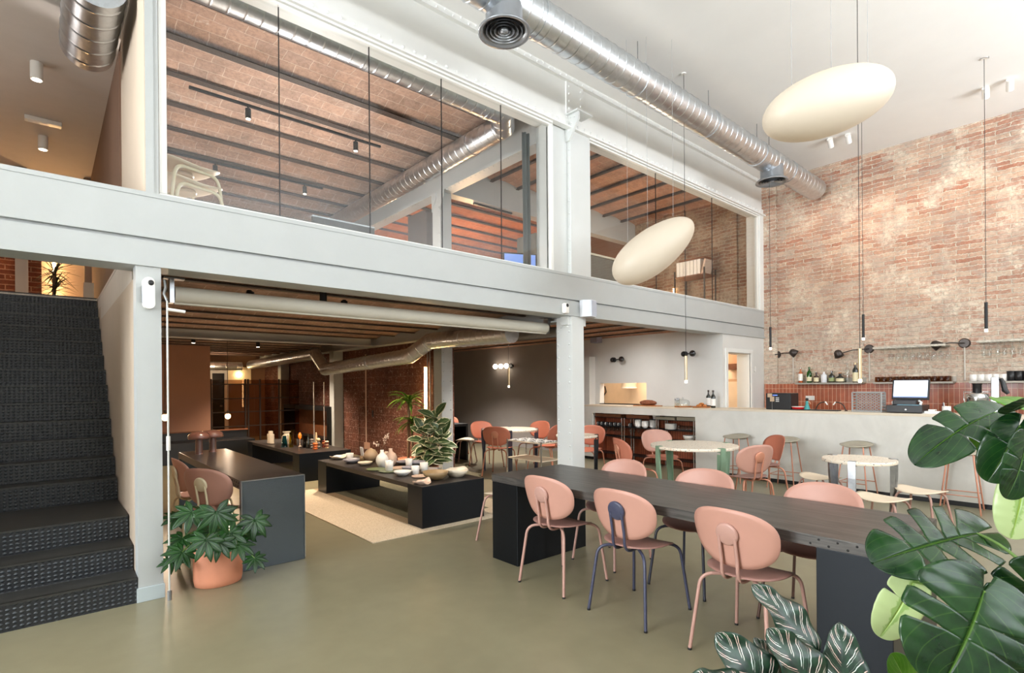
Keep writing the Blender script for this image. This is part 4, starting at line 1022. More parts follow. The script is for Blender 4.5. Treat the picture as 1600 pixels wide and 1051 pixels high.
tag(MB().tube([at(945, 603, X=10.36) - p, at(947, 612, X=10.36) - p, at(942, 620, X=10.36) - p, at(944, 630, X=10.36) - p], .015, 8).obj('kitchen_cable', BLACKP), 'black cable hanging inside the kitchen hatch', 'cable', None, p)
# ================================================================== LAMPS AND FITTINGS
def pebble(label, c, L_, R_, tilt, yaw, cables, col, asym=.1):
    """egg shaped glowing glass pendant: long axis L_, tilted, hung on cables"""
    t = thing('pebble_pendant_lamp', label, 'lamp', c)
    m = MB(); n, k = 48, 26
    prof = []
    for i in range(k + 1):
        a = pi * i / k; x = -cos(a); r = max(0, sin(a)) ** .92 * (1 - asym * x)
        prof.append((x * L_ / 2, max(r, 1e-4) * R_))
    vs = [(x, r * cos(2 * pi * j / n), r * .86 * sin(2 * pi * j / n)) for x, r in prof for j in range(n)]
    m.add(vs, [(i * n + j, i * n + (j + 1) % n, (i + 1) * n + (j + 1) % n, (i + 1) * n + j) for i in range(k) for j in range(n)], True)
    q = M.Rotation(yaw, 4, 'Z') @ M.Rotation(-tilt, 4, 'Y')
    m.tf(q); m.obj('glass_shade', col, t)
    for p, z0 in cables:
        p = V(p) - V(c); MB().tube([p, V((p.x, p.y, ZC - c[2]))], .0016, 6).obj('cable', plain('lamp_cable', (150, 150, 150), .5) if z0 else BLACK, t)
    return t
def pebble_mat():
    m = NT('opal_lamp_glass'); m.set(rough=.42, spec=.3, col=lin((178, 170, 157)), em=lin((255, 222, 178)), es=.2); return m.m
OPAL = pebble_mat()
c1 = at(1293, 162, D=3.87); ry = YAW - pi / 2
pebble('large glowing pebble lamp hanging above the dark table', c1, .94, .255, RD(17), ry, [(at(1233 + 4, 150, D=3.87), 1), (at(1299, 120, D=3.85), 1), (at(1356, 110, D=3.87), 1)], OPAL, .0)
c2 = at(1021, 391, D=6.0)
pebble('smaller glowing pebble lamp hanging before the mezzanine glass', c2, 1.06, .285, RD(36), ry, [(at(981, 400, D=6.0), 1), (at(1012, 370, D=5.95), 1), (at(1052, 355, D=6.0), 1)], OPAL)

def tube_pendant(label, p, ln, mat, cab, group=None):
    t = thing('tube_pendant_lamp', label, 'lamp', p, 0, group)
    MB().cyl((0, 0, .03), (0, 0, ln), .016, n=14).obj('tube', mat, t)
    MB().cyl((0, 0, 0), (0, 0, .03), .0155, n=14).obj('glowing_tip', TIP, t)
    MB().tube([(0, 0, ln), (0, 0, cab - p[2])], .003, 6).obj('cable', BLACK, t)
    MB().lathe([(.03, cab - p[2] - .012), (.03, cab - p[2])], 14).obj('ceiling_cap', CERW, t)
for px, py, lb in ((1204, 546, 'thin black tube lamp above the counter nearest the white pier'), (1349, 531, 'thin black tube lamp hanging above the crate'), (1541, 518, 'thin black tube lamp above the juicer')):
    tube_pendant(lb, at(px, py, X=8.47), .35, BLACK, ZC)
tube_pendant('pale brass tube lamp over the small steel-legged table', at(1344, 597, D=5.35), .335, BRASS, ZC)
tube_pendant('pale brass tube lamp over the green-legged table', at(1072, 598, D=6.66), .335, BRASS, ZC)
tube_pendant('pale brass tube lamp over the blue-legged table in the back bay', at(795, 605, D=9.07), .34, BRASS, 2.45)
# scissor wall lamps over the bar
def wall_lamp(label, shade, mount, facing, conduit, extra=None):
    mp = V((10.45, mount.y, mount.z)); t = thing('wall_lamp', label, 'wall lamp', mp)
    s_ = shade - mp
    MB().cyl((0, 0, 0), (-.03, 0, 0), .075, .06, 20).obj('wall_disc', DKBR, t)
    MB().tube([(-.03, 0, 0), (-.08, 0, .0), (s_.x * .6 - .03, s_.y * .5, s_.z * .4 + .015), (s_.x, s_.y, s_.z)], .009, 8).obj('arm', DKBR, t)
    q = M.Translation(s_) @ V((0, 0, 1)).rotation_difference(V(facing).normalized()).to_matrix().to_4x4()
    MB().lathe([(1e-3, .075), (.03, .07), (.055, .045), (.066, .0), (.075, -.045), (.070, -.045), (.06, 0), (.045, .035), (1e-3, .05)], 22).tf(q).obj('shade', DKBR, t)
    MB().ball((0, 0, 0), .026, 12).tf(q).obj('bulb', PEARL, t)
    if conduit:
        a = conduit - mp; MB().tube([(-.012, a.y, a.z), (-.012, a.y, 1.53 - mp.z)], .011, 8).obj('conduit', plain('conduit_white', (206, 198, 186), .5), t)
def W(px, py, X=10.33): return at(px, py, X=X)
wall_lamp('bronze wall lamp on a short arm left above the bottle shelf', W(1240, 551, 10.25), W(1214, 554, 10.45), (-.4, .6, .5), W(1239, 556, 10.43))
wall_lamp('bronze wall lamp whose shade hangs above the middle of the bottle shelf', W(1310, 553, 10.2), W(1358, 545, 10.45), (-.4, .2, .8), W(1358, 550, 10.43))
wall_lamp('bronze wall lamp with its shade above the register', W(1463, 539, 10.2), W(1507, 536, 10.45), (-.3, .6, .5), W(1507, 541, 10.43))
# little twin sconces by the hatch
def sconce(label, p, q):
    t = thing('wall_sconce', label, 'wall lamp', p)
    MB().cyl((0, 0, 0), (-.05, 0, 0), .05, .045, 18).obj('mount', BLACK, t)
    d = q - p
    MB().tube([(-.04, 0, 0), (d.x * .6 - .02, d.y * .6, d.z * .6), tuple(d)], .012, 8).obj('arm', BLACK, t)
    MB().ball(tuple(d), .058, 18).obj('globe', plain('smoked_globe', (30, 30, 32), .12, var=.1, coat=.6), t)
    MB().ball((-.06, 0, 0), .05, 16).obj('knuckle', BLACK, t)
sconce('black ball sconce on the pale wall above the hatch', at(960, 562, X=8.81), at(971, 561, X=8.62))
sconce('black ball sconce on the pale wall above the cake dome', at(1071, 553, X=8.81), at(1082, 552, X=8.62))
p = at(790, 572, X=8.81)
t = thing('globe_sconce', 'black wall bar with three glowing globes on the grey wall', 'wall lamp', (8.81, p.y, p.z))
MB().box(-.07, -.03, -.34, .30, -.03, .03).cyl((-.03, -.2, 0), (0, -.2, 0), .06, n=16).obj('bar', BLACK, t, bevel=.004)
for i in range(3): MB().ball((-.11, -.16 + .22 * i, 0), .062, 16).obj('globe', TIP, t)
# ceiling spots of the hall
def ceil_spot(label, p, d, mat=CERW, L_=.14, r=.04, z=None):
    t = thing('ceiling_spot', label, 'spotlight', p); d = V(d).normalized()
    MB().cyl((0, 0, 0), (0, 0, -.03), .02, n=12).obj('stem', mat, t)
    a = V((0, 0, -.05)) - d * L_ * .3
    MB().cyl(a, a + d * L_, r, n=18).obj('barrel', mat, t)
    MB().cyl(a + d * (L_ - .002), a + d * (L_ + .003), r * .8, n=18).obj('lens', TIP, t)
for (px, py), lb in (((1540, 136), 'white ceiling spot left of the pair near the right edge'), ((1578, 123), 'white ceiling spot at the top right tilted away'), ((1297, 216), 'white ceiling spot just under the large pebble lamp, left one'), ((1325, 209), 'white ceiling spot just under the large pebble lamp, right one')):
    q = at(px, py, Z=ZC); ceil_spot(lb, q, (.75, .1, -.6))
for (px, py), lb in (((57, 98), 'white cylinder spot on the stair hall ceiling, nearer one'), ((67, 213), 'white cylinder spot on the stair hall ceiling, farther one')):
    q = at(px, py, Z=4.72); ceil_spot(lb, q, (0, 0, -1), CERW, .17, .05)
q = at(68, 187, Z=4.72)
t = thing('emergency_light', 'slim white emergency light on the stair hall ceiling', 'emergency light', q); MB().box(-.17, .17, -.05, .05, -.05, 0).obj('body', CERW, t, bevel=.008); MB().box(-.14, .05, -.035, .035, -.053, -.05).obj('diffuser', PEARL, t)
q = at(1545, 88, Z=ZC)
t = thing('ceiling_hook', 'small curved hook and wire on the ceiling near the right edge', 'hook', q); MB().tube([(0, 0, 0)] + arc((0, 0, -.02), (-.03, .02, 0), (-.12, .06, -.05), 5), .004, 6).obj('wire', STEEL, t)
# track lights on the mezzanine and below
def track(label, a, b, z, spots, mat=BLACK):
    c = (V(a) + V(b)) / 2; t = thing('track_light', label, 'track light', (c.x, c.y, z)); h = (V(b) - V(a)).length / 2
    MB().box(-h, h, -.018, .018, -.03, 0).obj('track', mat, t)
    for x in spots:
        MB().cyl((x - c.x, 0, -.03), (x - c.x, 0, -.06), .012, n=10).obj('stem', mat, t)
        MB().cyl((x - c.x, 0, -.06), (x - c.x, .0, -.19), .036, n=16).obj('barrel', mat, t)
        MB().cyl((x - c.x, 0, -.19), (x - c.x, 0, -.194), .028, n=16).obj('lens', TIP, t)
track('black ceiling track with two spots behind the big window, nearer one', (1.35, 7.5), (3.9, 7.5), 5.19, [2.02, 3.5])
track('black ceiling track with two spots behind the big window, farther one', (1.3, 9.76), (3.9, 9.76), 5.19, [2.12, 3.57])
def can(label, px, py, Y, z=2.45, d=(.25, .25, -1)):
    q = at(px, py, Y=Y); ceil_spot(label, (q.x, Y, z), d, BLACK, .13, .035)
can('black spot under the brick ceiling just below the roller screen, left one', 390, 478, 5.6, 2.45, (-.25, 0, -1))
can('black spot under the brick ceiling just below the roller screen, right one', 538, 490, 5.6, 2.45, (0, 0, -1))
can('small black spot tucked above the roller screen', 505, 452, 5.2, 2.45, (0, 0, -1))
can('small black spot in the dark ceiling beyond the cross beam', 302, 528, 10.9, 2.45, (0, 0, -1))
can('small black spot in the dark ceiling beyond the cross beam, right one', 403, 531, 11.3, 2.45, (0, 0, -1))
# LED strips on the brick
def led(label, x, y, z0, z1, d=(-1, 0)):
    t = thing('strip_light', label, 'strip light', (x, y, z0)); MB().cyl((d[0] * .035, d[1] * .035, 0), (d[0] * .035, d[1] * .035, z1 - z0), .02, n=12).obj('glowing_tube', STRIP, t); MB().box(-.015, .015, -.015, .015, 0, z1 - z0).obj('rail', CERW, t)
led('upright glowing strip on the dark brick behind the dracaena', 5.20, 8.30, .85, 1.85)
led('upright glowing strip on the far brick wall behind the glass grid', 5.20, 16.05, .7, 1.85)
p = at(85, 430, Y=10.8); led('upright glowing strip at the top of the stairs', p.x, 10.84, ZM, 4.3, (0, -1))
p = at(1040, 445, X=10.42); led('upright glowing strip on the rough brick of the mezzanine', 10.42, 6.5, ZM + .1, 3.6)
# bulbs
for (px, py), y, lb in (((258, 652), 8.6, 'glowing bare bulb hanging beside the white column'), ((356, 650), 10.4, 'glowing bare bulb hanging in front of the glass grid')):
    p = at(px, py, Y=y); t = thing('bulb_pendant', lb, 'lamp', p)
    MB().ball((0, 0, 0), .045, 16).obj('bulb', BULB, t); MB().cyl((0, 0, .04), (0, 0, .10), .018, n=12).obj('socket', DKBR, t); MB().tube([(0, 0, .1), (0, 0, 2.46 - p.z)], .004, 6).obj('cord', DKBR, t)
# roller screens
def roller(label, a, b, r, mat, brackets=True):
    a, b = V(a), V(b); t = thing('roller_screen', label, 'roller screen', (a + b) / 2); c = (a + b) / 2
    MB().cyl(a - c, b - c, r, n=24).obj('roll', mat, t)
    d = (b - a).normalized(); up = V((0, 0, 1))
    MB().tube([a - c + V((0, 0, -r)), b - c + V((0, 0, -r))], .014, 8).obj('hem_bar', mat, t)
    if brackets:
        for e, s_ in ((a - c, -1), (b - c, 1)):
            m = MB(); k = d * s_
            m.obox(e + k * .02 + V((0, 0, .03)), .03, .09, .2).obox(e + k * .0 + V((0, 0, .125)), .14, .08, .012)
            m.obj('bracket', STEEL, t)
    return t
CANV = plain('screen_canvas', (206, 200, 186), .7, var=.015)
GCANV = plain('grey_screen_canvas', (126, 120, 114), .7, var=.02)
p0, p1 = at(272, 460, Y=4.98), at(868, 510, Y=4.98)
roller('white roller screen furled under the long white beam', (p0.x, 4.98, p0.z), (4.93, 4.98, p0.z + .0), .066, CANV)
roller('grey roller screen furled between the two riveted columns', (5.15, 4.95, 2.22), (5.15, 7.42, 2.22), .055, GCANV, False)
p = at(265, 937, Z=0)
t = thing('screen_crank_rod', 'thin white crank rod standing beside the white column', 'rod', (p.x, p.y, 0)); zt = at(265, 470, Y=p.y).z
MB().cyl((0, 0, .05), (0, 0, zt), .0065, n=10).obj('rod', plain('grey_white_rod', (196, 196, 190), .4), t); MB().cyl((0, 0, 0), (0, 0, .07), .014, n=10).obj('foot', STEEL, t)
MB().tube([(0, 0, zt), (-.015, .03, zt + .05), (0, .06, zt + .1), (0, .1, zt + .16)], .01, 8).obj('hook', STEEL, t); MB().cyl((0, 0, zt - .06), (.11, 0, zt - .07), .012, n=10).obj('handle', CERW, t)
MB().cyl((0, 0, zt * .50), (0, 0, zt * .50 + .1), .013, n=10).obj('collar', CERW, t)
# detector, camera, loudspeakers
p = at(232, 458, Y=YF - .02)
t = thing('motion_detector', 'white rounded alarm detector with a black eye on the left column', 'alarm detector', (p.x, YF, p.z))
MB().prism([(.036 * cos(a) , (.075 if sin(a) > 0 else -.075) + .036 * sin(a)) for a in [2 * pi * i / 28 for i in range(28)]], -.05, 0, 'y').obj('body', CERW, t, bevel=.012, seg=3)
MB().ball((.012, -.05, .072), .018, 14, 1, .5, 1.1).obj('eye', BLACKP, t)
MB().box(-.041, -.036, -.04, -.005, -.07, .05).obj('back_plate', STEEL, t)
p = at(884, 481, Y=YF - .04)
t = thing('security_camera', 'small white camera with a black lens at the top of the centre column', 'camera', (p.x, YF - .02, p.z)); MB().box(-.04, .04, -.05, .02, -.07, .06).obj('body', CERW, t, bevel=.02, seg=3); MB().cyl((0, -.052, .03), (0, -.048, .03), .022, n=18).obj('lens', BLACKP, t)
p = at(920, 482, Y=YF - .08)
t = thing('loudspeaker', 'pale grey wall loudspeaker beside the top of the centre column', 'loudspeaker', (p.x, YF, p.z)); MB().prism([(-.09, 0), (-.10, -.06), (-.03, -.15), (.1, -.12), (.11, 0)], -.105, .105).obj('body', plain('speaker_white', (214, 216, 222), .5), t, bevel=.01); MB().prism([(-.026, -.153), (.103, -.123), (.1, -.118), (-.03, -.147)], -.095, .095).obj('grille', plain('speaker_grille', (190, 194, 206), .7), t)
p = at(929, 527, X=8.6)
t = thing('loudspeaker', 'lilac grey loudspeaker hung high left of the hatch wall', 'loudspeaker', (8.66, p.y, p.z)); MB().box(-.10, .08, -.09, .09, -.11, .10).obj('body', plain('speaker_lilac', (150, 148, 164), .6), t, bevel=.012); MB().cyl((0, 0, .10), (0, 0, 2.45 - p.z), .012, n=10).obj('hanger', STEEL, t)
# ================================================================== DUCTS
def ribbed(pts, r, step=.115, n=28, rib=.004):
    """spiral duct along a path: smooth pipe with raised seams"""
    pts = [V(p) for p in pts]; out, rs = [], []
    for i in range(len(pts) - 1):
        a, b = pts[i], pts[i + 1]; L_ = (b - a).length; k = max(1, int(L_ / step))
        for j in range(k):
            t0 = j / k
            for dt, dr in ((0, 0), (.40, 0), (.455, 0), (.48, rib), (.52, rib), (.545, 0), (.60, 0)):
                out.append(a.lerp(b, t0 + dt / k)); rs.append(r + dr)
    out.append(pts[-1]); rs.append(r)
    return MB().tube(out, rs, n)
def duct(label, pts, r, elbows=(), collars=(), step=.115):
    c = V(pts[0]); t = thing('ventilation_duct', label, 'duct', c)
    loc = [V(p) - c for p in pts]
    for i in range(len(loc) - 1):
        ribbed([loc[i], loc[i + 1]], r, step).obj('pipe', DUCT, t)
        if i: MB().ball(tuple(loc[i]), r * 1.015, 24, m=14).obj('elbow', DUCT, t)
    for p in collars:
        i, k = p; a, b = loc[i], loc[i + 1]; q = a.lerp(b, k); d = (b - a).normalized()
        MB().tube([q - d * .025, q + d * .025], r + .008, 28).obj('collar', DUCT, t)
    return t
DY, DZ, DR = 3.6, 4.915, .172
x0 = -3.3
t = duct('long spiral galvanised duct under the white ceiling with two round diffusers', [(x0, DY, DZ), (10.24, DY, DZ)], DR, collars=[(0, (x - x0) / (10.24 - x0)) for x in (3.48, 5.05, 6.6, 8.0, 9.05)], step=.135)
MB().lathe([(DR, 0), (DR + .004, .01), (DR + .004, .03), (DR - .02, .045), (1e-4, .045)], 28).tf(M.Translation((13.535, 0, 0)) @ M.Rotation(pi / 2, 4, 'Y')).obj('end_cap', DUCT, t)
def diffuser(t, x):
    b = M.Translation((x - x0, 0, 0))
    MB().lathe([(.165, -.06), (.165, -.25), (.172, -.262)], 36, cap=False).tf(b).obj('neck', GREYD, t)
    f = MB().lathe([(.172, -.255), (.20, -.262), (.232, -.290), (.232, -.302), (.205, -.300), (.185, -.278), (.172, -.262)], 40, cap=False).tf(b).obj('diffuser_ring', GREYD, t)
    for k, rr in enumerate((.165, .128, .092, .056)):
        z = -.29 + .0 * k
        MB().lathe([(rr, z), (rr - .028, z + .035), (rr - .030, z + .033), (rr - .003, z - .003)], 36, cap=False).tf(b).obj('diffuser_blade', GREYD, f)
    MB().lathe([(1e-4, -.25), (.03, -.262), (.04, -.29), (1e-4, -.30)], 24, cap=False).tf(b).obj('diffuser_cone', GREYD, f)
    MB().lathe([(.16, -.22), (1e-4, -.22)], 30, cap=False).tf(b).obj('damper', BLACKP, t)
diffuser(t, 3.08); diffuser(t, 8.5)
for x in (2.3, 5.05, 6.6, 8.0): MB().cyl((x - x0, 0, DR), (x - x0, 0, ZC - DZ), .005, n=6).obj('hanger_rod', STEEL, t)
duct('open ended spiral duct in the stair hall, top left corner', [(.30, 4.9, 4.47), (.30, 5.95, 4.47)], .19, step=.2)
# mezzanine duct: along the glass, then back along the beam
a = at(440, 22, Y=5.2); zc = 5.0
duct('spiral duct behind the big mezzanine window, turning back along the beam', [(.75, 5.22, 4.99), (4.42, 5.22, 4.99), (4.60, 5.42, 4.94), (4.62, 12.2, 4.94)], .155, step=.14, collars=[(0, .5), (0, .93), (2, .1)])
# ground floor duct of the left bay
q = [at(800, 521, X=4.70), at(672, 533, X=4.70), at(640, 556, X=4.52), at(508, 577, X=4.52), at(493, 553, X=4.60), at(392, 570, X=4.60)]
duct('spiral duct under the brick ceiling of the left bay, stepping down past the beam', [tuple(p) for p in q], .125, step=.14, collars=[(0, .55), (2, .4)])
duct('straight duct crossing above the black door at the far end', [(2.6, 17.2, 2.14), (4.4, 17.2, 2.14)], .12, step=.3)
# ================================================================== CERAMICS ON THE LOW TABLE
LT = .452
def lt(px, py): p = at(px, py, Z=LT); return V((p.x, p.y, LT))
def turned(name, label, cat, px, py, prof, mat, n=30, loc=None, wav=0, group=None):
    m = MB().lathe(prof, n)
    if wav:
        for v in m.v:
            a = atan2(v.y, v.x); r = sqrt(v.x ** 2 + v.y ** 2); k = max(0, r - prof[0][0])
            v.z += wav * k * sin(2 * a + .7) * 1.2 + wav * k * .6 * sin(5 * a); v.x *= 1 + wav * .3 * sin(3 * a)
    return tag(m.obj(name, mat), label, cat, group, loc or lt(px, py))
def bowlp(r, h, f=.45): return [(r * f, 0), (r * (f + .1), .004), (r * .86, h * .55), (r, h), (r * .965, h), (r * .80, h * .55), (r * f, .010), (1e-4, .010)]
def dishp(r): return [(r * .8, 0), (r, .008), (r, .013), (r * .8, .007), (1e-4, .007)]
def cupp(r, h): return [(r * .72, 0), (r * .82, .004), (r, h), (r * .92, h), (r * .72, .012), (1e-4, .012)]
turned('bowl', 'wide cream bowl with a wavy rim at the near end of the low table', 'bowl', 713, 744, bowlp(.145, .085), CERC, wav=.12)
turned('bowl', 'large tan brown bowl near the front edge of the low table', 'bowl', 680.5, 748.5, bowlp(.15, .09), CERB)
turned('dish', 'small shell shaped dish with a shiny white inside at the table corner', 'dish', 660, 755.5, bowlp(.10, .03), CERP, wav=.3)
turned('saucer', 'pinkish saucer left of the tan brown bowl', 'saucer', 657, 744.5, dishp(.105), CERP)
turned('cup', 'white cup standing right of the grey lilac bowl', 'cup', 649, 740.5, cupp(.05, .10), CERW)
turned('cup', 'white cup nearest the tan brown bowl', 'cup', 662.5, 737, cupp(.052, .115), CERW)
turned('bowl', 'small white bowl nearest the front edge, left of the cups', 'bowl', 629, 742.5, bowlp(.105, .055), CERW)
turned('saucer', 'grey lilac saucer behind the two white cups', 'saucer', 671, 733, dishp(.13), CERL)
turned('bowl', 'low grey lilac bowl between white cups', 'bowl', 638.5, 734.5, bowlp(.09, .045, .6), CERL)
b_ = turned('bowl', 'shallow lilac bowl with a pink inside behind the white cups', 'bowl', 633, 724, bowlp(.13, .035), CERL)
turned('bowl', 'shallow grey bowl with pink rim at the back of the low table', 'bowl', 651, 725.5, bowlp(.12, .045), CERL)
turned('cup', 'white cup standing on a pale saucer behind the others', 'cup', 639, 728, cupp(.05, .10), CERW, loc=lt(639, 728) + V((0, 0, .0)))
turned('saucer', 'flat beige plate left of the grey lilac bowl', 'saucer', 624, 731.5, dishp(.14), CERP)
turned('saucer', 'dark green plate carrying a white cup', 'saucer', 608, 736.5, dishp(.135), CERG)
turned('cup', 'white cup on the dark green plate', 'cup', 608, 736, cupp(.055, .125), CERW, loc=lt(608, 736) + V((0, 0, .0075)))
turned('saucer', 'olive green flat dish left of the dark green plate', 'saucer', 588, 733.5, dishp(.125), plain('olive_glaze', (120, 132, 96), .35, var=.06))
vp = [(.04, 0), (.052, .004), (.078, .07), (.08, .11), (.062, .155), (.028, .18), (.022, .20), (.024, .225), (.017, .225), (.015, .19)]
t = turned('vase', 'white bottle vase, left of the pair, holding a dried sprig', 'vase', 597, 729.5, vp, CERW)
turned('vase', 'pink beige bottle vase with a small neck, right of the pair', 'vase', 610.5, 727, [(r * 1.05, z * 1.02) for r, z in vp], CERP)
turned('vase', 'beige round vase hidden between the two bottle vases', 'vase', 603.5, 723, [(.04, 0), (.06, .02), (.07, .08), (.05, .13), (.025, .15), (.02, .16)], CERC)
sp = lt(597, 729.5)
t = thing('dried_sprig', 'dried sprig of small pale blossoms in the white bottle vase', 'sprig', sp + V((0, 0, .12)))
MB().tube([(0, 0, 0), (.0, 0, .12), (.02, -.02, .20), (.05, -.05, .30)], .003, 6).tube([(0, 0, .12), (-.03, .03, .17), (-.07, .08, .20)], .002, 6).tube([(.01, -.01, .17), (.03, -.05, .2), (.05, -.07, .2)], .002, 6).obj('stem', BARK, t)
fl = MB(); rr = random.Random(3)
for i in range(46):
    k = rr.random(); p = V((.02, -.02, .20)).lerp(V((.055, -.055, .31)), k) if i % 3 else V((-.02, .02, .165)).lerp(V((-.075, .085, .205)), k)
    fl.ball(p + V((rr.uniform(-.022, .022), rr.uniform(-.022, .022), rr.uniform(-.022, .022))), .0085, 6, m=4)
fl.obj('blossoms', plain('dried_blossom', (226, 204, 184), .7), t)['kind'] = 'stuff'
turned('vase', 'round tan vase with a tiny neck towards the left of the low table', 'vase', 579.5, 721, [(.045, 0), (.06, .006), (.098, .07), (.098, .11), (.06, .165), (.022, .18), (.016, .19), (.01, .19)], plain('tan_glaze', (176, 150, 120), .35, var=.05))
turned('bowl', 'small pale bowl in front of the round tan vase', 'bowl', 570.5, 726.5, bowlp(.10, .045), CERC)
turned('cup', 'small tan beaker beside the standing card', 'cup', 567.5, 720.5, cupp(.05, .075), CERB)
turned('bowl', 'grey stoneware bowl below the white cup at the left end', 'bowl', 549, 723, bowlp(.115, .055), CERL)
turned('cup', 'white cup behind the grey stoneware bowl at the left end', 'cup', 546.5, 718.5, cupp(.055, .10), CERW)
turned('bowl', 'cream dish with an upturned rim at the far left of the low table', 'bowl', 529, 717, bowlp(.12, .045), CERC, wav=.15)
turned('bowl', 'broad sand bowl at the back edge behind the bottle vases', 'bowl', 601, 717.5, bowlp(.13, .04), plain('sand_glaze', (160, 136, 104), .5, var=.06))
p = lt(567, 716)
t = tag(MB().box(-.004, .004, -.045, .045, 0, .17).tf(M.Rotation(RD(-8), 4, 'Y')).obj('display_card', PAPER), 'small white card standing on the low table', 'card', None, p)
# ---- glass and candles on the other low table
def l2(px, py): p = at(px, py, Z=LT); return V((p.x, p.y, LT))
def vpro(r0, r1, h): return [(r0, 0), (r0 + .003, .004), (r1, h), (r1 - .006, h), (r0 - .006, .012), (1e-4, .012)]
def jug(px, py, label, mat):
    p = l2(px, py); t = thing('jug', label, 'jug', p)
    MB().box(-.045, .045, -.085, .085, 0, .19).obj('body', mat, t, bevel=.02, seg=3)
    MB().box(-.035, .035, -.035, .035, .18, .24).obj('neck', mat, t, bevel=.012)
    m = MB(); n = 14
    for i in range(n):
        a0, a1 = RD(-70 + 140 * i / n), RD(-70 + 140 * (i + 1) / n)
        def q(a, r, o): return (-.0465, r * cos(a) * .8 - o, .09 + r * sin(a))
        m.add([q(a0, .06, .0), q(a1, .06, .0), q(a1, .052, -.028 * (1 - abs(sin(a1)))), q(a0, .052, -.028 * (1 - abs(sin(a0))))], [(0, 1, 2, 3)])
    m.obj('crescent', BLACK, t, solid=.002)
jug(423, 693, 'cream square jug with a dark crescent on its side', CERC)
p = l2(448, 693); t = thing('jug', 'second cream jug behind the blue grey vase', 'jug', p); MB().lathe([(.07, 0), (.09, .03), (.085, .14), (.05, .18), (.05, .21), (.075, .225), (.07, .23)], 24).obj('body', CERC, t); MB().tube([(0, -.085, .05), (0, -.13, .08), (0, -.13, .15), (0, -.08, .17)], .012, 8).obj('handle', CERC, t)
turned('vase', 'blue grey glass vase, narrow and flared, on the rear table', 'vase', 444.5, 698.5, [(.055, 0), (.03, .2), (.024, .2), (.045, .012), (1e-4, .012)], TEALG, loc=l2(444.5, 698.5))
turned('vase', 'tall yellow green glass vase, left of the amber ones', 'vase', 455, 698.5, vpro(.034, .03, .26), YELG, loc=l2(455, 698.5))
turned('vase', 'tall amber glass vase, middle of the rear table', 'vase', 460.5, 695.5, vpro(.032, .03, .26), AMBERG, loc=l2(460.5, 695.5))
turned('vase', 'tall golden glass vase behind the yellow green one', 'vase', 457.5, 693, vpro(.032, .03, .26), YELG, loc=l2(457.5, 693))
p = l2(468.5, 697); t = thing('vase', 'orange flame shaped glass on a thin stem', 'vase', p); MB().lathe([(.03, 0), (.03, .006), (.004, .012), (.004, .12)], 16).obj('stem', CERP, t); MB().lathe([(.004, .12), (.034, .16), (.036, .20), (.012, .25)], 18, sy=.5).obj('flame', plain('orange_glass', (226, 120, 34), .2, coat=.5), t)
turned('vase', 'dark smoked glass vase left of the black bottle', 'vase', 477, 699, vpro(.04, .036, .20), SMOKEG, loc=l2(477, 699))
turned('vase', 'slim dark bottle vase on the rear table', 'vase', 481.5, 700, [(.035, 0), (.034, .12), (.012, .18), (.01, .25), (.006, .25)], DGLASS, loc=l2(481.5, 700))
def candle(px, py, label, cols, h, r):
    p = l2(px, py); t = thing('candle', label, 'candle', p)
    for i, c in enumerate(cols):
        z = h * i / len(cols); z1 = h * (i + 1) / len(cols)
        MB().lathe([(r * .55, z), (r, z + (z1 - z) * .35), (r, z + (z1 - z) * .65), (r * .55, z1)], 18).obj('tier', c, t)
    MB().cyl((0, 0, h), (0, 0, h + .012), .0025, n=6).obj('wick', BLACK, t)
OC = plain('orange_wax', (206, 104, 44), .5, sub=0) if False else plain('orange_wax', (206, 104, 44), .5); BC = plain('cream_wax', (206, 176, 134), .5); GC = plain('grey_wax', (112, 104, 96), .5); RC_ = plain('red_wax', (120, 44, 28), .5)
candle(487, 700.5, 'grey bubble candle beside the orange one', [GC] * 4, .17, .03)
candle(492.5, 702.5, 'orange bubble candle in three rounded tiers', [OC] * 3, .12, .042)
candle(497.5, 700.5, 'pale grey bubble candle behind the orange one', [GC, GC, BC], .18, .034)
candle(494, 696, 'thin cream taper candle on the rear table', [BC], .24, .018)
candle(506, 698.5, 'red brown stacked candle at the end of the rear table', [RC_, RC_, OC, RC_], .12, .034)
candle(510.5, 700, 'cream and red ringed candle at the end of the rear table', [BC, RC_, BC, RC_, BC], .125, .036)
# two mushroom lamps on the narrow table
MUSH = plain('brown_lacquer', (108, 72, 62), .25, var=.05, coat=.5)
for (px, py), s_, lb in (((311, 709), 1.0, 'brown mushroom lamp, front one on the narrow table'), ((332.5, 705.5), .98, 'brown mushroom lamp, rear one on the narrow table')):
    p = at(px, py, Z=.742); t = thing('mushroom_lamp', lb, 'lamp', (p.x, p.y, .742))
    MB().lathe([(.042, 0), (.040, .01), (.036, .20)], 22).obj('stem', MUSH, t)
    MB().lathe([(.11, .175), (.118, .19), (.108, .225), (.075, .25), (.03, .262), (1e-4, .263)], 30).obj('lamp_shade', MUSH, t); MB().lathe([(1e-4, .266), (.012, .264)], 12).obj('dimmer', CHROME, t)
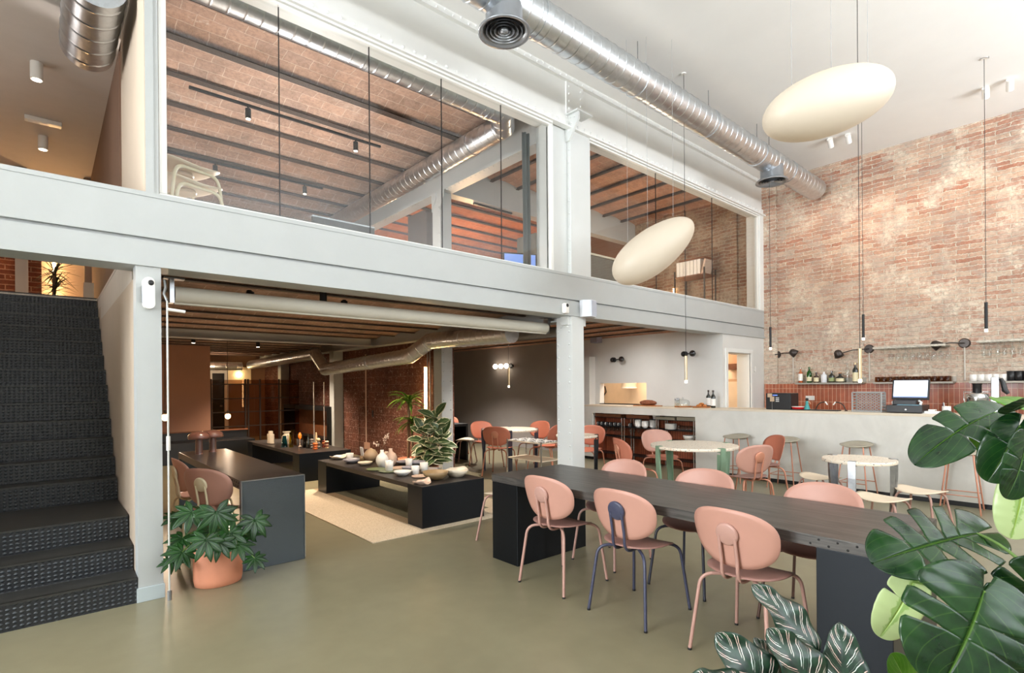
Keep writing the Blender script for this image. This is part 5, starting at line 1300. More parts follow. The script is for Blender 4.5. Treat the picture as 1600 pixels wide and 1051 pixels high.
# ---- far end of the left bay
t = thing('bench', 'long black bench along the pinkish partition wall', 'bench', (2.05, 12.6, 0)); MB().box(-1.35, 1.35, -.30, .30, .0, .42).obj('seat', BLACKP, t, bevel=.01); MB().box(-1.35, 1.35, .30, .36, 0, .58).obj('backrest', BLACKP, t, bevel=.008); MB().box(-1.36, 1.36, .28, .38, .58, .60).obj('rail', DWOOD, t)
FRM = plain('dark_bronze_frame', (44, 32, 26), .5, .3, var=.05)
gx0, gx1, gy = at(329, 600, Y=14.2).x, 5.0, 14.2
t = thing('glass_partition', 'dark framed glass grid partition at the far end of the left bay', 'partition', ((gx0 + gx1) / 2, gy, 0))
cx = (gx0 + gx1) / 2
for px in (330, 383.5, 388, 406.5, 436):
    x = at(px, 640, Y=gy).x; MB().box(x - cx - .018, x - cx + .018, -.02, .02, 0, 1.72).obj('mullion', FRM, t)
for py in (600, 622, 643, 665): z = at(383, py, Y=gy).z; MB().box(gx0 - cx, gx1 - cx, -.018, .018, z - .012, z + .012).obj('glazing_bar', FRM, t)
MB().box(gx0 - cx, gx1 - cx, -.004, .004, 0.0, 1.70).obj('glass_pane', glass('bronze_glass', (.72, .58, .48, 1), .35), t)
p0, p1 = at(357, 573, Y=17.7), at(393, 600, Y=17.7)
t = thing('glowing_sign', 'glowing pale panel high on the wall beyond the glass grid', 'light panel', ((p0.x + p1.x) / 2, 17.79, (p0.z + p1.z) / 2)); w = (p1.x - p0.x) / 2; h = (p0.z - p1.z) / 2
MB().box(-w, w, -.05, 0, -h, h).obj('panel', plain('panel_white', (232, 214, 180), .7), t); MB().ball((-.03, -.09, .03), .07, 16).obj('lamp', glow('panel_lamp', (255, 226, 170), 22), t)
p0, p1 = at(331, 583, Y=17.75), at(351, 690, Y=17.75)
t = struct('door_2', MB().box(p0.x - .1, p0.x, 17.7, 17.8, 0, p0.z + .1).box(p1.x, p1.x + .1, 17.7, 17.8, 0, p0.z + .1).box(p0.x, p1.x, 17.7, 17.8, p0.z, p0.z + .1), PALEW); MB().box(p0.x, p1.x, 17.76, 17.79, 0, p0.z).obj('door_leaf', BLACK, t); MB().box(p1.x - .12, p1.x - .06, 17.7, 17.76, .95, 1.0).obj('door_handle', STEEL, t)
t = thing('wall_cabinet', 'dark fireplace-like shelf unit on the brick behind the glass vases', 'shelf unit', (5.12, 13.6, 0)); MB().box(-.22, .09, -1.5, 1.5, 0, .30).box(-.22, .09, -1.5, 1.5, .95, 1.05).obj('body', BLACK, t); MB().box(.06, .09, -1.5, 1.5, .3, .95).obj('back_panel', DWOOD, t); MB().box(-.22, .09, -1.5, -1.45, .3, .95).obj('side_panel', BLACK, t); MB().box(-.22, .09, 1.45, 1.5, .3, .95).obj('side_panel', BLACK, t)
for px, lb in ((490.5, 'thin white rod standing left of the inner column'), (506.5, 'thin white rod standing close to the inner column')):
    p = at(px, 640, Y=11.6); t = thing('measuring_rod', lb, 'rod', (p.x, 11.6, 0)); MB().cyl((0, 0, 0), (0, 0, 1.62), .011, n=8).obj('rod', CERW, t); MB().cyl((0, 0, .74), (0, 0, .78), .014, n=8).obj('collar', STEEL, t)
# conduit and socket on the dark brick
p = at(572, 640, X=5.2); q = at(572, 692, X=5.2)
t = thing('conduit', 'pale conduit with a double socket box on the dark brick wall', 'conduit', (5.2, p.y, 0)); MB().cyl((0, 0, q.z), (0, 0, 2.2), .014, n=8).obj('pipe', plain('beige_conduit', (196, 168, 148), .5), t); MB().box(-.04, .02, -.14, .03, q.z - .12, q.z + .02).obj('socket_box', plain('beige_box', (206, 164, 142), .5), t, bevel=.006)
for px in (668.5, 672.5):
    p = at(px, 560, X=5.2); tag(MB().cyl((0, 0, .3), (0, 0, 2.3), .012, n=8).obj('pipe', STEEL), 'slim metal pipe on the brick beside the inner column, %s' % ('left one' if px < 670 else 'right one'), 'pipe', None, (5.19, p.y, 0))
p = at(582, 646, X=5.21); t = thing('wall_socket', 'small black switch plate set in the dark brick wall', 'switch', (5.22, p.y, p.z)); MB().box(-.012, .0, -.03, .03, -.07, .07).obj('plate', BLACKP, t, bevel=.004); MB().box(-.016, -.012, -.015, .015, -.03, .03).obj('rocker', BLACK, t)
# ---- back bay on the right: dark cabinet table, stool, magazine rack
p = at(732, 718, Z=0); q = at(706, 660, Y=9.3)
t = thing('black_table', 'black table with a closed end panel beyond the second riveted column', 'table', (6.06, 9.22, 0)); MB().box(-.46, .46, -.36, .36, .69, .74).obj('tabletop', BLACK, t)
for x in (-.46, .41): MB().box(x, x + .05, -.36, .36, 0, .69).obj('end_panel', BLACK, t, bevel=.003)
MB().box(-.41, .41, .28, .33, .1, .69).obj('back_panel', BLACK, t)
chair('pink chair peeping over the black table beyond the second column', (6.85, 9.85, 0), RD(-90), COPPER, PINK2, PINK2)
t = thing('magazine_rack', 'chrome and pale wood trolley with black and white magazines on top', 'trolley', (6.62, 7.02, 0), RD(0))
t.location = (5.68, 6.03, 0); hx, hy = .20, .38; t.rotation_euler = (0, 0, 0)
for sx in (-hx, hx):
    for sy in (-hy, hy): MB().cyl((sx, sy, 0), (sx, sy, .67), .013, n=10).obj('post', CHROME, t)
for z in (.39, .655): MB().box(-hx, hx, -hy, hy, z - .018, z).obj('shelf', SAND, t, bevel=.003)
g = 'magazines on the chrome trolley'
def mag_mat():
    m = NT('black_white_print'); m.set(rough=.5); n = m.noise(16, None, 2, .4, 1); r = m.ramp(n, [(.46, lin((28, 28, 30))), (.5, lin((226, 224, 220)))]); m.l(r, 0, m.b, 'Base Color'); return m.m
MAG = mag_mat()
mg = tag(MB().box(-.09, .09, -.08, .08, 0, .008).obj('magazine', MAG), 'black and white magazine lying on the chrome trolley', 'magazine', g)
first = True
for i in range(4):
    for j in range(2):
        p = (5.58 + .2 * j, 5.74 + .19 * i, .656)
        if first: mg.location = p; mg.rotation_euler = (0, 0, RD(8)); first = False
        else: dup(mg, p, RD(8 + 4 * (i % 2)), None, g)
# ================================================================== PLANTS
def frame(d, n):
    """local axes: y along d, z near n"""
    d = V(d).normalized(); n = V(n); n = (n - d * n.dot(d)).normalized(); x = d.cross(n)
    return M((x, d, n)).transposed()
def blade(mb, base, d, nrm, L_, W_, prof, bend=.3, fold=.15, ns=8, nw=2, wave=0, twist=0):
    """a leaf blade: starts at base along d, droops away from its normal"""
    q = frame(d, nrm); base = V(base)
    def fn(u, v):
        a = (u - .5) * 2; w = W_ * .5 * prof(v); y = L_ * v; ang = bend * v
        yy = L_ * (sin(ang) / bend if abs(bend) > 1e-4 else v); zz = -L_ * ((1 - cos(ang)) / bend if abs(bend) > 1e-4 else 0)
        z = fold * abs(a) * w * 1.6 + wave * W_ * sin(v * 14 + a * 2) * abs(a) * .3
        ca = cos(ang); sa = sin(ang)
        return base + q @ V((a * w, yy + z * sa, zz + z * ca))
    mb.grid(nw * 2, ns, fn)
    return fn
lanc = lambda v: max(.03, sin(pi * min(1, v * .93 + .04)) ** .8)
ovate = lambda v: max(.02, sin(pi * v ** .8) ** .75)
strap = lambda v: max(.04, min(1, v * 6 + .35) * (1 - v ** 2.6))
def monstera_leaf(mb, P, tip, nrm, W_, cuts, bend=.5, droop=.35, hole=True):
    """split monstera leaf from the petiole joint P towards tip; cuts = (place along the rim, depth, opening)"""
    P, tip = V(P), V(tip); L_ = (tip - P).length; q = frame(tip - P, nrm); nr = 14
    def bend_pt(x, y):
        t = max(-.3, y / L_); ang = bend * t
        yy = L_ * sin(ang) / bend; zz = -L_ * (1 - cos(ang)) / bend
        r = abs(x) / W_
        zz += .10 * W_ * min(1, r * 2.2) - droop * W_ * r * r + .012 * W_ * sin(y / L_ * 40) * r
        return P + q @ V((x, yy, zz))
    for s_ in (-1, 1):
        cs = [(c + (.02 if s_ > 0 else 0), r0, w) for c, r0, w in cuts]
        ed = [(0, 1, 0)] + cs + [(1, 1, 0)]
        for k in range(len(ed) - 1):
            (ta, ra, wa), (tb, rb, wb) = ed[k], ed[k + 1]; n = max(6, int((tb - ta) * 60)); vs, us, fs = [], [], []
            for i in range(n + 1):
                f = i / n
                for j in range(nr + 1):
                    r = j / nr
                    ga = wa * max(0, (r - ra) / (1 - ra + 1e-6)) ** .5 if wa else 0; gb = wb * max(0, (r - rb) / (1 - rb + 1e-6)) ** .5 if wb else 0
                    t = (ta + ga) + (tb - gb - ta - ga) * f
                    # rounded finger ends
                    e0 = min(1, (min(f, 1 - f) * 5 + .0)) if (wa or wb) else 1
                    th = pi * (1 - t); bx = W_ * .52 * max(0, sin(th)) ** .85
                    by = .36 * L_ + cos(th) * (.64 * L_ if th < pi / 2 else .56 * L_)
                    if t < .18: bx += .04 * W_ * (1 - t / .18)
                    mt = max(0, min(1, (t - .10) / .88)) ** 1.15; my = L_ * mt * .98
                    rr_ = r * (1 - (.10 if (0 < k < len(ed) - 2 or f > .5 and k == 0 or f < .5 and k) else 0) * (1 - sqrt(max(0, 1 - (1 - e0) ** 2))))
                    e = rr_ ** .9
                    vs.append(bend_pt(s_ * bx * e, my + (by - my) * e ** 1.25)); us.append((.5 + s_ * .5 * e, t))
            h = nr + 1
            for i in range(n):
                for j in range(nr):
                    f4 = (i * h + j, (i + 1) * h + j, (i + 1) * h + j + 1, i * h + j + 1); fs.append(f4 if s_ > 0 else f4[::-1])
            mb.add(vs, fs, True, us)
CUTS = [(.28, .30, .030), (.41, .22, .036), (.545, .22, .036), (.68, .30, .030)]
CUTF = [(.42, .42, .018), (.57, .38, .020)]
def leaf_obj(t, P, tip, nrm, W_, mat, stem_to=None, cuts=CUTS, bend=.5, droop=.35, hole=True, smat=None):
    o = V(t.location); m = MB(); monstera_leaf(m, V(P) - o, V(tip) - o, nrm, W_, cuts, bend, droop, hole)
    lf = m.obj('leaf', mat, t, solid=.0012)
    if stem_to is not None:
        a, b = V(stem_to) - o, V(P) - o; mid = (a + b) / 2 + V((0, 0, .08))
        MB().tube(arc(a, mid, b, 8), [.008 - .0005 * i for i in range(9)], 8).obj('petiole', smat or STEM, lf)
    return lf
mp = V((2.42, .10, 0))
t = thing('potted_monstera', 'large split-leaved monstera at the right edge beside the dark table', 'plant', mp)
MB().lathe([(.16, 0), (.20, .01), (.22, .42), (.205, .42), (.20, .38)], 36).obj('pot', TERRA, t); MB().lathe([(.2, .37), (1e-4, .375)], 24).obj('soil', SOIL, t)
MB().tube([(0, 0, .36), (.02, .0, .6), (.0, .03, .85), (.03, .02, 1.05), (.02, .0, 1.25), (.03, 0, 1.4)], [.022, .02, .018, .016, .014, .01], 10).obj('stem', STEM, t)
tc = lambda z: mp + V((.02, .02, z))
TOCAM = -V(CAMR[2])
rt_ = V(CAMR[0]); upv = V((0, 0, 1))
# (joint px, py, depth), (tip px, py, depth), normal, width, material
LV = [((1527, 833, 1.95), (1376, 862, 1.82), TOCAM * .62 + upv * .75, .275, LF_MON, .75, .3, .3, CUTS),
      ((1537, 924, 1.62), (1490, 1085, 1.50), TOCAM * .9 + upv * .45 - rt_ * .1, .36, LF_MON, .60, .45, .35, CUTF),
      ((1553, 644, 1.80), (1437, 688, 1.72), TOCAM * .55 + upv * .8 - rt_ * .1, .17, LF_MON, 1.1, .75, .45, CUTF),
      ((1536, 655, 1.85), (1541, 706, 1.82), TOCAM * .8 - rt_ * .4, .085, LF_MONL, 1.0, .4, .4, []),
      ((1592, 665, 1.68), (1551, 752, 1.66), TOCAM * .8 - rt_ * .5, .13, LF_MON, .95, .5, .4, CUTF[:1]),
      ((1602, 690, 1.60), (1592, 782, 1.56), TOCAM * .9 + rt_ * .1, .13, LF_MON, .95, .4, .3, CUTF),
      ((1618, 640, 1.62), (1560, 612, 1.74), TOCAM * .45 + upv * .9, .13, LF_MONL, 1.25, .3, .3, []),
      ((1635, 618, 1.50), (1566, 638, 1.62), TOCAM * .5 + upv * .8, .12, LF_MON, 1.3, .3, .3, []),
      ((1600, 745, 1.95), (1588, 844, 1.90), TOCAM * .8 - rt_ * .5, .14, LF_VAR, .95, .6, .5, []),
      ((1427, 908, 1.88), (1384, 1002, 1.85), TOCAM * .9 - rt_ * .15 + upv * .2, .145, LF_VAR, .60, .4, .45, CUTF[:1]),
      ((1655, 900, 1.75), (1570, 985, 1.80), TOCAM * .8 + upv * .4, .26, LF_MON, .65, .4, .4, CUTF),
      ((1500, 1100, 1.62), (1452, 1018, 1.64), TOCAM * .8 + upv * .4, .12, LF_MONL, .45, .3, .3, []),
      ((1420, 1078, 1.75), (1400, 1024, 1.74), TOCAM * .8 + upv * .4, .10, LF_MONL, .42, .3, .3, []),
      ((1660, 1020, 1.6), (1585, 1075, 1.6), TOCAM * .8 + upv * .4, .24, LF_MON, .6, .3, .3, CUTF)]
for (a, b, c), (d, e, f), nn, w, mt, sz, bd, dr, ct in LV:
    leaf_obj(t, at(a, b, D=c), at(d, e, D=f), nn, w, mt, tc(sz), ct, bd, dr)
# calathea in front
cp = at(1245, 1250, D=1.62); cp = V((cp.x, cp.y, 0))
t = thing('potted_calathea', 'calathea with pink and white striped leaves at the bottom edge', 'plant', cp)
MB().lathe([(.13, 0), (.15, .01), (.17, .36), (.155, .36), (.15, .33)], 32).obj('pot', CERW, t); MB().lathe([(.15, .32), (1e-4, .325)], 24).obj('soil', SOIL, t)
CL = [((1278, 1018, 1.66), (1186, 912, 1.72), TOCAM * .75 + upv * .2 + rt_ * .55, .135, .2), ((1290, 1108, 1.55), (1217, 984, 1.58), TOCAM * .8 + upv * .3 + rt_ * .35, .17, .3),
      ((1222, 1112, 1.55), (1133, 992, 1.58), TOCAM * .8 + upv * .35 + rt_ * .2, .165, .3), ((1322, 1105, 1.58), (1318, 976, 1.64), TOCAM * .9 + upv * .25 - rt_ * .2, .13, .3),
      ((1236, 1090, 1.68), (1188, 996, 1.74), TOCAM * .6 + upv * .3 + rt_ * .7, .12, .2), ((1200, 1120, 1.5), (1100, 1046, 1.45), TOCAM * .4 + upv * .9, .16, .5), ((1300, 1100, 1.7), (1345, 1040, 1.75), TOCAM * .6 + upv * .4, .12, .3),
      ((1255, 1150, 1.5), (1180, 1075, 1.4), TOCAM * .5 + upv * .8, .16, .3)]
for (a, b, c), (d, e, f), nn, w, bd in CL:
    P, Q = at(a, b, D=c), at(d, e, D=f); m = MB(); nn = V(nn)
    blade(m, P - cp, Q - P, nn, (Q - P).length * 1.03, w, lambda v: max(.02, sin(pi * v ** .72) ** .62), bd, .10, 22, 5, .25)
    lf = m.obj('leaf', LF_CAL, t, solid=.001)
    MB().tube(arc(V((0, 0, .3)), V(((P - cp).x * .5, (P - cp).y * .5, (P - cp).z * .6 + .12)), P - cp, 7), .005, 6).obj('petiole', STEM, lf)
# fatsia in the terracotta pot
fp = V((1.01, 4.62, 0)); rr = random.Random(5)
p = at(337, 917, Z=0); fp = V((at(337, 905, Z=0).x, 4.62, 0))
t = thing('potted_fatsia', 'bushy fatsia with hand shaped leaves in an oval terracotta pot', 'plant', fp)
def ov(prof, sx, sy): return MB().lathe(prof, 44, sx=sx, sy=sy)
ov([(.150, 0), (.162, .008), (.170, .05), (.172, .315), (.160, .315), (.158, .28)], 1, .78).obj('pot', TERRA, t); ov([(.158, .275), (1e-4, .28)], 1, .78).obj('soil', SOIL, t)
for sx, sy, h in ((.03, 0, .50), (-.05, .02, .42), (.0, -.04, .38)): MB().tube([(sx * .5, sy * .5, .27), (sx, sy, h)], .010, 8).obj('stem', BARK, t)
def palm_leaf(mb, P, d, nrm, R_, nl=8):
    q = frame(d, nrm)
    for i in range(nl):
        a = RD(-128 + 256 * i / (nl - 1)); k = 1 - .34 * (abs(a) / RD(128)) ** 1.4
        dd = q @ V((sin(a), cos(a), .06)); blade(mb, P, dd, q @ V((0, 0, 1)), R_ * k, R_ * .31 * k ** .5, lambda v: max(.05, (min(1, v * 2.0 + .16)) * (1 - max(0, v - .55) ** 1.5 * 3.1)), .42, .14, 9, 2)
FL = [(338, 800, 4.30, 348, 860, .19), (300, 800, 4.45, 270, 842, .17), (398, 812, 4.35, 410, 850, .165), (322, 843, 4.25, 318, 880, .165), (372, 850, 4.3, 392, 872, .15), (285, 862, 4.4, 262, 890, .15),
      (360, 832, 4.35, 380, 856, .15), (330, 830, 4.45, 310, 850, .15), (275, 808, 4.6, 258, 824, .12), (398, 872, 4.4, 408, 893, .12), (352, 812, 4.5, 370, 795, .14), (320, 802, 4.6, 302, 792, .13), (342, 846, 4.3, 350, 880, .15), (285, 840, 4.5, 268, 862, .14), (385, 835, 4.5, 402, 838, .13), (268, 876, 4.55, 258, 898, .11)]
for px, py, y, tx, ty, R_ in FL:
    P = at(px, py, Y=y); Q = at(tx, ty, Y=y - .08); m = MB()
    nn = V((rr.uniform(-.3, .1), -.62, .75)); palm_leaf(m, P - fp, Q - P, nn, R_, 8)
    lf = m.obj('leaf', LF_FAT, t, solid=.001); a = V((0, 0, .40)); b = P - fp
    MB().tube(arc(a, (a + b) / 2 + V((0, 0, .07)), b, 6), .004, 6).obj('petiole', STEM, lf)
# dracaena by the dark brick
dp = at(646, 735, X=4.88); dp = V((4.78, dp.y, 0))
t = thing('potted_dracaena', 'tall cane dracaena with yellow green straps against the dark brick', 'plant', dp)
MB().lathe([(.14, 0), (.15, .01), (.18, .26), (.165, .26), (.16, .24)], 30).obj('pot', TERRA, t); MB().lathe([(.16, .235), (1e-4, .24)], 20).obj('soil', SOIL, t)
def tuft(z, n, L_, x=0, y=0, up=.5):
    for i in range(n):
        a = 2.4 * i + rr.random() * .5; el = up + rr.uniform(-.5, .55); d = V((cos(a) * cos(el), sin(a) * cos(el), sin(el)))
        m = MB(); blade(m, (x, y, z + rr.uniform(-.05, .05)), d, V((-d.x * .2, -d.y * .2, 1)) + V((0, 0, .3)), L_ * rr.uniform(.8, 1.1), .07, strap, 1.3, .2, 10, 1); m.obj('leaf', LF_DRA, t, solid=.001)
MB().cyl((0, 0, .24), (.02, 0, 1.22), .026, n=12).obj('cane', BARK, t); MB().cyl((.06, -.05, .24), (.05, -.04, .86), .022, n=12).obj('cane', BARK, t)
tuft(1.24, 28, .44, .02, 0, .55); tuft(.88, 22, .36, .05, -.04, .35)
# variegated ficus at the foot of the second column
fp2 = V((4.60, 7.30, 0)); q = at(686, 742, Z=0)
t = thing('potted_ficus', 'variegated rubber plant with cream edged leaves before the second column', 'plant', fp2)
MB().lathe([(.12, 0), (.13, .01), (.155, .24), (.14, .24), (.137, .22)], 30).obj('pot', TERRA, t); MB().lathe([(.137, .215), (1e-4, .22)], 20).obj('soil', SOIL, t)
stems = [((0, 0, .2), (.06, -.02, .6), (.10, -.05, 1.02)), ((0, .02, .2), (-.04, .05, .55), (-.08, .06, .82)), ((.02, 0, .2), (.10, -.10, .5), (.18, -.12, .72))]
for s_ in stems:
    c = arc(*s_, 8); MB().tube(c, .009, 8).obj('stem', BARK, t); n = 24
    for i in range(n):
        k = .12 + .88 * i / (n - 1); j = min(7, int(k * 8)); P = c[j].lerp(c[j + 1], k * 8 - j); a = 2.4 * i + rr.random(); el = .1 + .9 * k ** 3 + rr.uniform(-.35, .3)
        d = V((cos(a) * cos(el), sin(a) * cos(el), sin(el))); m = MB(); s0 = P + d * .03
        blade(m, s0, d, V((-.35, -.55, .75)), rr.uniform(.22, .30), .15, ovate, .7, .16, 8, 3); m.obj('leaf', LF_FIC, t, solid=.001)
# spiky dracaena on the stair landing
p = at(84, 440, Y=9.9); dp = V((p.x, 9.9, ZM))
t = thing('potted_dracaena', 'dark spiky dracaena on the landing at the top of the stairs', 'plant', dp)
MB().lathe([(.10, 0), (.11, .01), (.13, .15), (.115, .15), (.11, .13)], 28).obj('pot', TERRA, t)
MB().cyl((0, 0, .1), (.01, 0, .56), .022, n=10).obj('cane', BARK, t)
for zc, n, L_ in ((.54, 44, .30), (.32, 40, .27)):
    for i in range(n):
        a = 2.4 * i + rr.random() * .4; el = rr.uniform(-.5, 1.3); d = V((cos(a) * cos(el), sin(a) * cos(el), sin(el)))
        m = MB(); blade(m, (.01, 0, zc + rr.uniform(-.05, .05)), d, V((0, 0, 1)), L_ * rr.uniform(.8, 1.1), .022, strap, .35, .2, 6, 1); m.obj('leaf', LF_DRAD, t, solid=.001)
# ================================================================== THINGS ON THE MEZZANINE AND THE STAIR LANDING
p = at(300, 300, Y=5.35)
def up_chair(label, z, dx=0):
    t = thing('stool_chair', label, 'chair', (.93 + dx, 5.3, z), RD(200), 'stacked pale chairs')
    MB().plate(sup(.25, .24, 3), lambda u, v: .50 + .05 * (u / .25) ** 2, .016, lambda u, v, w: V((u, v, w)), 6, 36).obj('seat', SAND, t)
    for sy in (-1, 1): MB().tube([(-.24, .21 * sy, 0)] + arc((-.19, .20 * sy, .40), (-.17, .20 * sy, .485), (-.10, .19 * sy, .485), 5) + arc((.10, .19 * sy, .485), (.17, .20 * sy, .485), (.19, .20 * sy, .40), 5) + [(.24, .21 * sy, 0)], .014, 8).obj('frame', CREAM, t)
    MB().lathe([(.07, .47), (.08, .485), (.07, .498)], 20).obj('boss', SAND, t)
up_chair('pale chair on top of the stack behind the big window', 2.84, -.02); up_chair('pale chair under the topmost one of the stack behind the big window', 2.70)
# dark low screen / desk near the middle of the window
a, b = at(487, 338, Y=6.2), at(584, 360, Y=6.2)
t = thing('desk_screen', 'dark desk divider standing behind the big window', 'divider', ((a.x + b.x) / 2, 6.2, ZM)); MB().box(-(b.x - a.x) / 2, (b.x - a.x) / 2, -.02, .02, .0, a.z - ZM).obj('panel', plain('dark_felt', (66, 64, 62), .9), t); MB().box(-(b.x - a.x) / 2, (b.x - a.x) / 2, -.025, .025, a.z - ZM, a.z - ZM + .015).obj('rim', STEEL, t)
t = thing('tall_cabinet', 'tall dark cupboard left of the grey mezzanine column', 'cupboard', (5.16, 8.35, ZM)); MB().box(-.12, .1, -.3, .3, 0, 2.0).obj('body', plain('dark_brown_cupboard', (78, 66, 58), .6), t); MB().box(-.115, -.01, -.32, -.30, .05, 1.95).obj('door', plain('brown_cupboard_door', (88, 76, 68), .6), t); MB().box(.0, .095, -.32, -.30, .05, 1.95).obj('door', plain('brown_cupboard_door2', (82, 70, 62), .6), t)
p = at(849, 215, Y=4.9); q = at(852, 415, Y=4.9)
m = MB().grid(10, 24, lambda u, v: (4.50 + .11 * u + .015 * sin(v * 3) * v, 4.93 + .022 * sin(u * 4 * pi), 4.66 - v * 1.9), uv=False)
t = tag(m.obj('curtain', plain('dark_grey_curtain', (92, 94, 92), .9), solid=.006), 'narrow dark grey curtain at the right end of the big window', 'curtain')
p = at(812, 404, Y=5.9); t = thing('monitor', 'bluish computer screen just above the sill of the big window', 'monitor', (p.x, 5.9, p.z - .06), RD(-25)); MB().box(-.26, .26, -.02, .01, -.2, .14).obj('case', BLACKP, t, bevel=.006); MB().box(-.24, .24, -.022, -.02, -.18, .12).obj('screen', glow('blue_screen', (120, 150, 215), .8), t); MB().cyl((0, 0, ZM - p.z + .06), (0, 0, -.2), .02, n=10).obj('stand', BLACKP, t)
for px, py, lb in ((772, 400, 'dark office chair back left of the bluish screen'),):
    p = at(px, py, Y=7.2); t = thing('office_chair', lb, 'chair', (p.x, 7.2, ZM)); MB().plate(sup(.23, .30, 3), lambda u, v: .05 * (u / .23) ** 2, .05, lambda u, v, w: V((u, -w, .78 + v)), 5, 30).obj('backrest', BLACKP, t); MB().plate(sup(.23, .23, 3), lambda u, v: .45, .06, lambda u, v, w: V((u, v - .22, w)), 4, 30).obj('seat', BLACKP, t); MB().cyl((0, -.2, 0), (0, -.2, .45), .03, n=10).obj('pedestal', BLACK, t)
# cabinets behind the pebble lamp
GC1 = plain('grey_cupboard', (124, 122, 112), .6, var=.04); GC2 = plain('taupe_cabinet', (112, 104, 92), .6, var=.04)
a = at(930, 366, Y=7.0); t = thing('cabinet', 'grey panelled cupboard behind the mezzanine glass left of the pebble lamp', 'cupboard', (7.35, 7.15, ZM)); MB().box(-.75, .75, -.25, .25, 0, 1.62).obj('body', GC1, t); MB().box(-.72, -.02, -.27, -.25, .05, 1.57).obj('door', GC1, t, bevel=.01); MB().box(.02, .72, -.27, -.25, .05, 1.57).obj('door', GC1, t, bevel=.01)
t = thing('cabinet', 'low taupe cabinet with a pale top just behind the mezzanine glass', 'cabinet', (6.35, 5.6, ZM)); MB().box(-.62, .62, -.3, .3, 0, .86).obj('body', GC2, t); MB().box(-.64, .64, -.32, .32, .86, .89).obj('top', SAND, t); MB().box(-.6, .6, -.31, -.30, .04, .84).obj('door', GC2, t)
# shelf with binders against the rough brick
p = at(1085, 438, X=10.1); z = at(1085, 432, X=10.1).z
t = thing('shelf_frame', 'small dark metal shelf with white binders against the rough brick', 'shelf unit', (10.12, p.y, ZM)); hz = z - ZM
for sx in (-.22, .22):
    for sy in (-.33, .33): MB().box(sx - .012, sx + .012, sy - .012, sy + .012, 0, hz + .12).obj('post', BLACK, t)
MB().box(-.23, .23, -.34, .34, hz - .02, hz).obj('shelf', DWOOD, t); MB().box(-.23, .23, -.34, .34, .3, .32).obj('shelf', DWOOD, t)
g = 'white binders on the mezzanine shelf'
o = tag(MB().box(-.14, .14, -.034, .034, 0, .31).obj('binder', CERW), 'white binder in the row on the mezzanine shelf', 'binder', g, (10.10, p.y + .29, z))
for i in range(1, 7): dup(o, (10.10, p.y + .29 - .078 * i, z), None, None, g)
tag(MB().box(-.15, .15, -.02, .02, 0, .30).tf(M.Rotation(RD(14), 4, 'X')).obj('folder', CERP), 'tan folder leaning against the white binders', 'folder', None, (10.10, p.y - .25, z + .002))
tag(MB().box(-.16, .16, -.32, .26, 0, .03).obj('flat_box', DWOOD), 'flat brown board lying on top of the white binders', 'board', None, (10.10, p.y, z + .315))
track('black linear lamp under the white beam behind the mezzanine glass', (5.8, 7.66), (6.7, 7.66), 4.78, [])
# stair landing: frames and glass at the top of the stairs
def vpost(px, y, w, mat, name, label):
    x = at(px, 430, Y=y).x; tag(MB().box(-w, w, -.04, .04, 0, 2.1).obj(name, mat), label, 'post', None, (x, y, ZM))
vpost(34, 10.5, .07, GREYW, 'landing_post', 'grey post at the top of the stairs left of the glowing strip')
vpost(141, 10.4, .07, plain('taupe_frame', (150, 128, 108), .6), 'landing_post', 'taupe frame post at the top of the stairs, thicker of two')
vpost(149, 10.2, .03, plain('taupe_frame2', (176, 152, 128), .6), 'landing_post', 'thin taupe frame post at the top of the stairs')
p = at(159, 480, Y=8.12)
tag(MB().box(-.05, .05, -.06, .06, 2.3 - ZM, .22).obj('newel_post', BEIGEW), 'short white newel post beside the top step', 'post', None, (.42, 8.5, ZM))
# ================================================================== CAMERA, LIGHT
cd = bpy.data.cameras.new('camera'); cam = bpy.data.objects.new('camera', cd); COL.objects.link(cam)
cd.sensor_fit = 'HORIZONTAL'; cd.sensor_width = 36; cd.lens = FPX / 1600 * 36
cd.shift_x = (800 - PX) / 1600; cd.shift_y = (PY - 525.5) / 1600; cd.clip_start = .05; cd.clip_end = 200
rt, dn, fw = V(CAMR[0]), V(CAMR[1]), V(CAMR[2])
m3 = M((rt, -dn, -fw)).transposed()
cam.matrix_world = M.Translation(EYE) @ m3.to_4x4()
SC.camera = cam
def area(name, loc, rot, sx, sy, power, col, spread=None):
    l = bpy.data.lights.new(name, 'AREA'); l.shape = 'RECTANGLE'; l.size = sx; l.size_y = sy; l.energy = power; l.color = col
    if spread: l.spread = spread
    o = bpy.data.objects.new(name, l); COL.objects.link(o); o.location = loc; o.rotation_euler = rot; return o
DAY = (.89, .955, 1.0)
for i, (a, b, p, q) in enumerate(HB): area('daylight_window', ((a + b) / 2, -3.9, (p + q) / 2), (RD(90), 0, 0), b - a, q - p, KB, DAY)
for a, b, p, q in HL: area('daylight_window', (-7.2, (a + b) / 2, (p + q) / 2), (RD(90), 0, RD(-90)), b - a, q - p, KL, DAY)
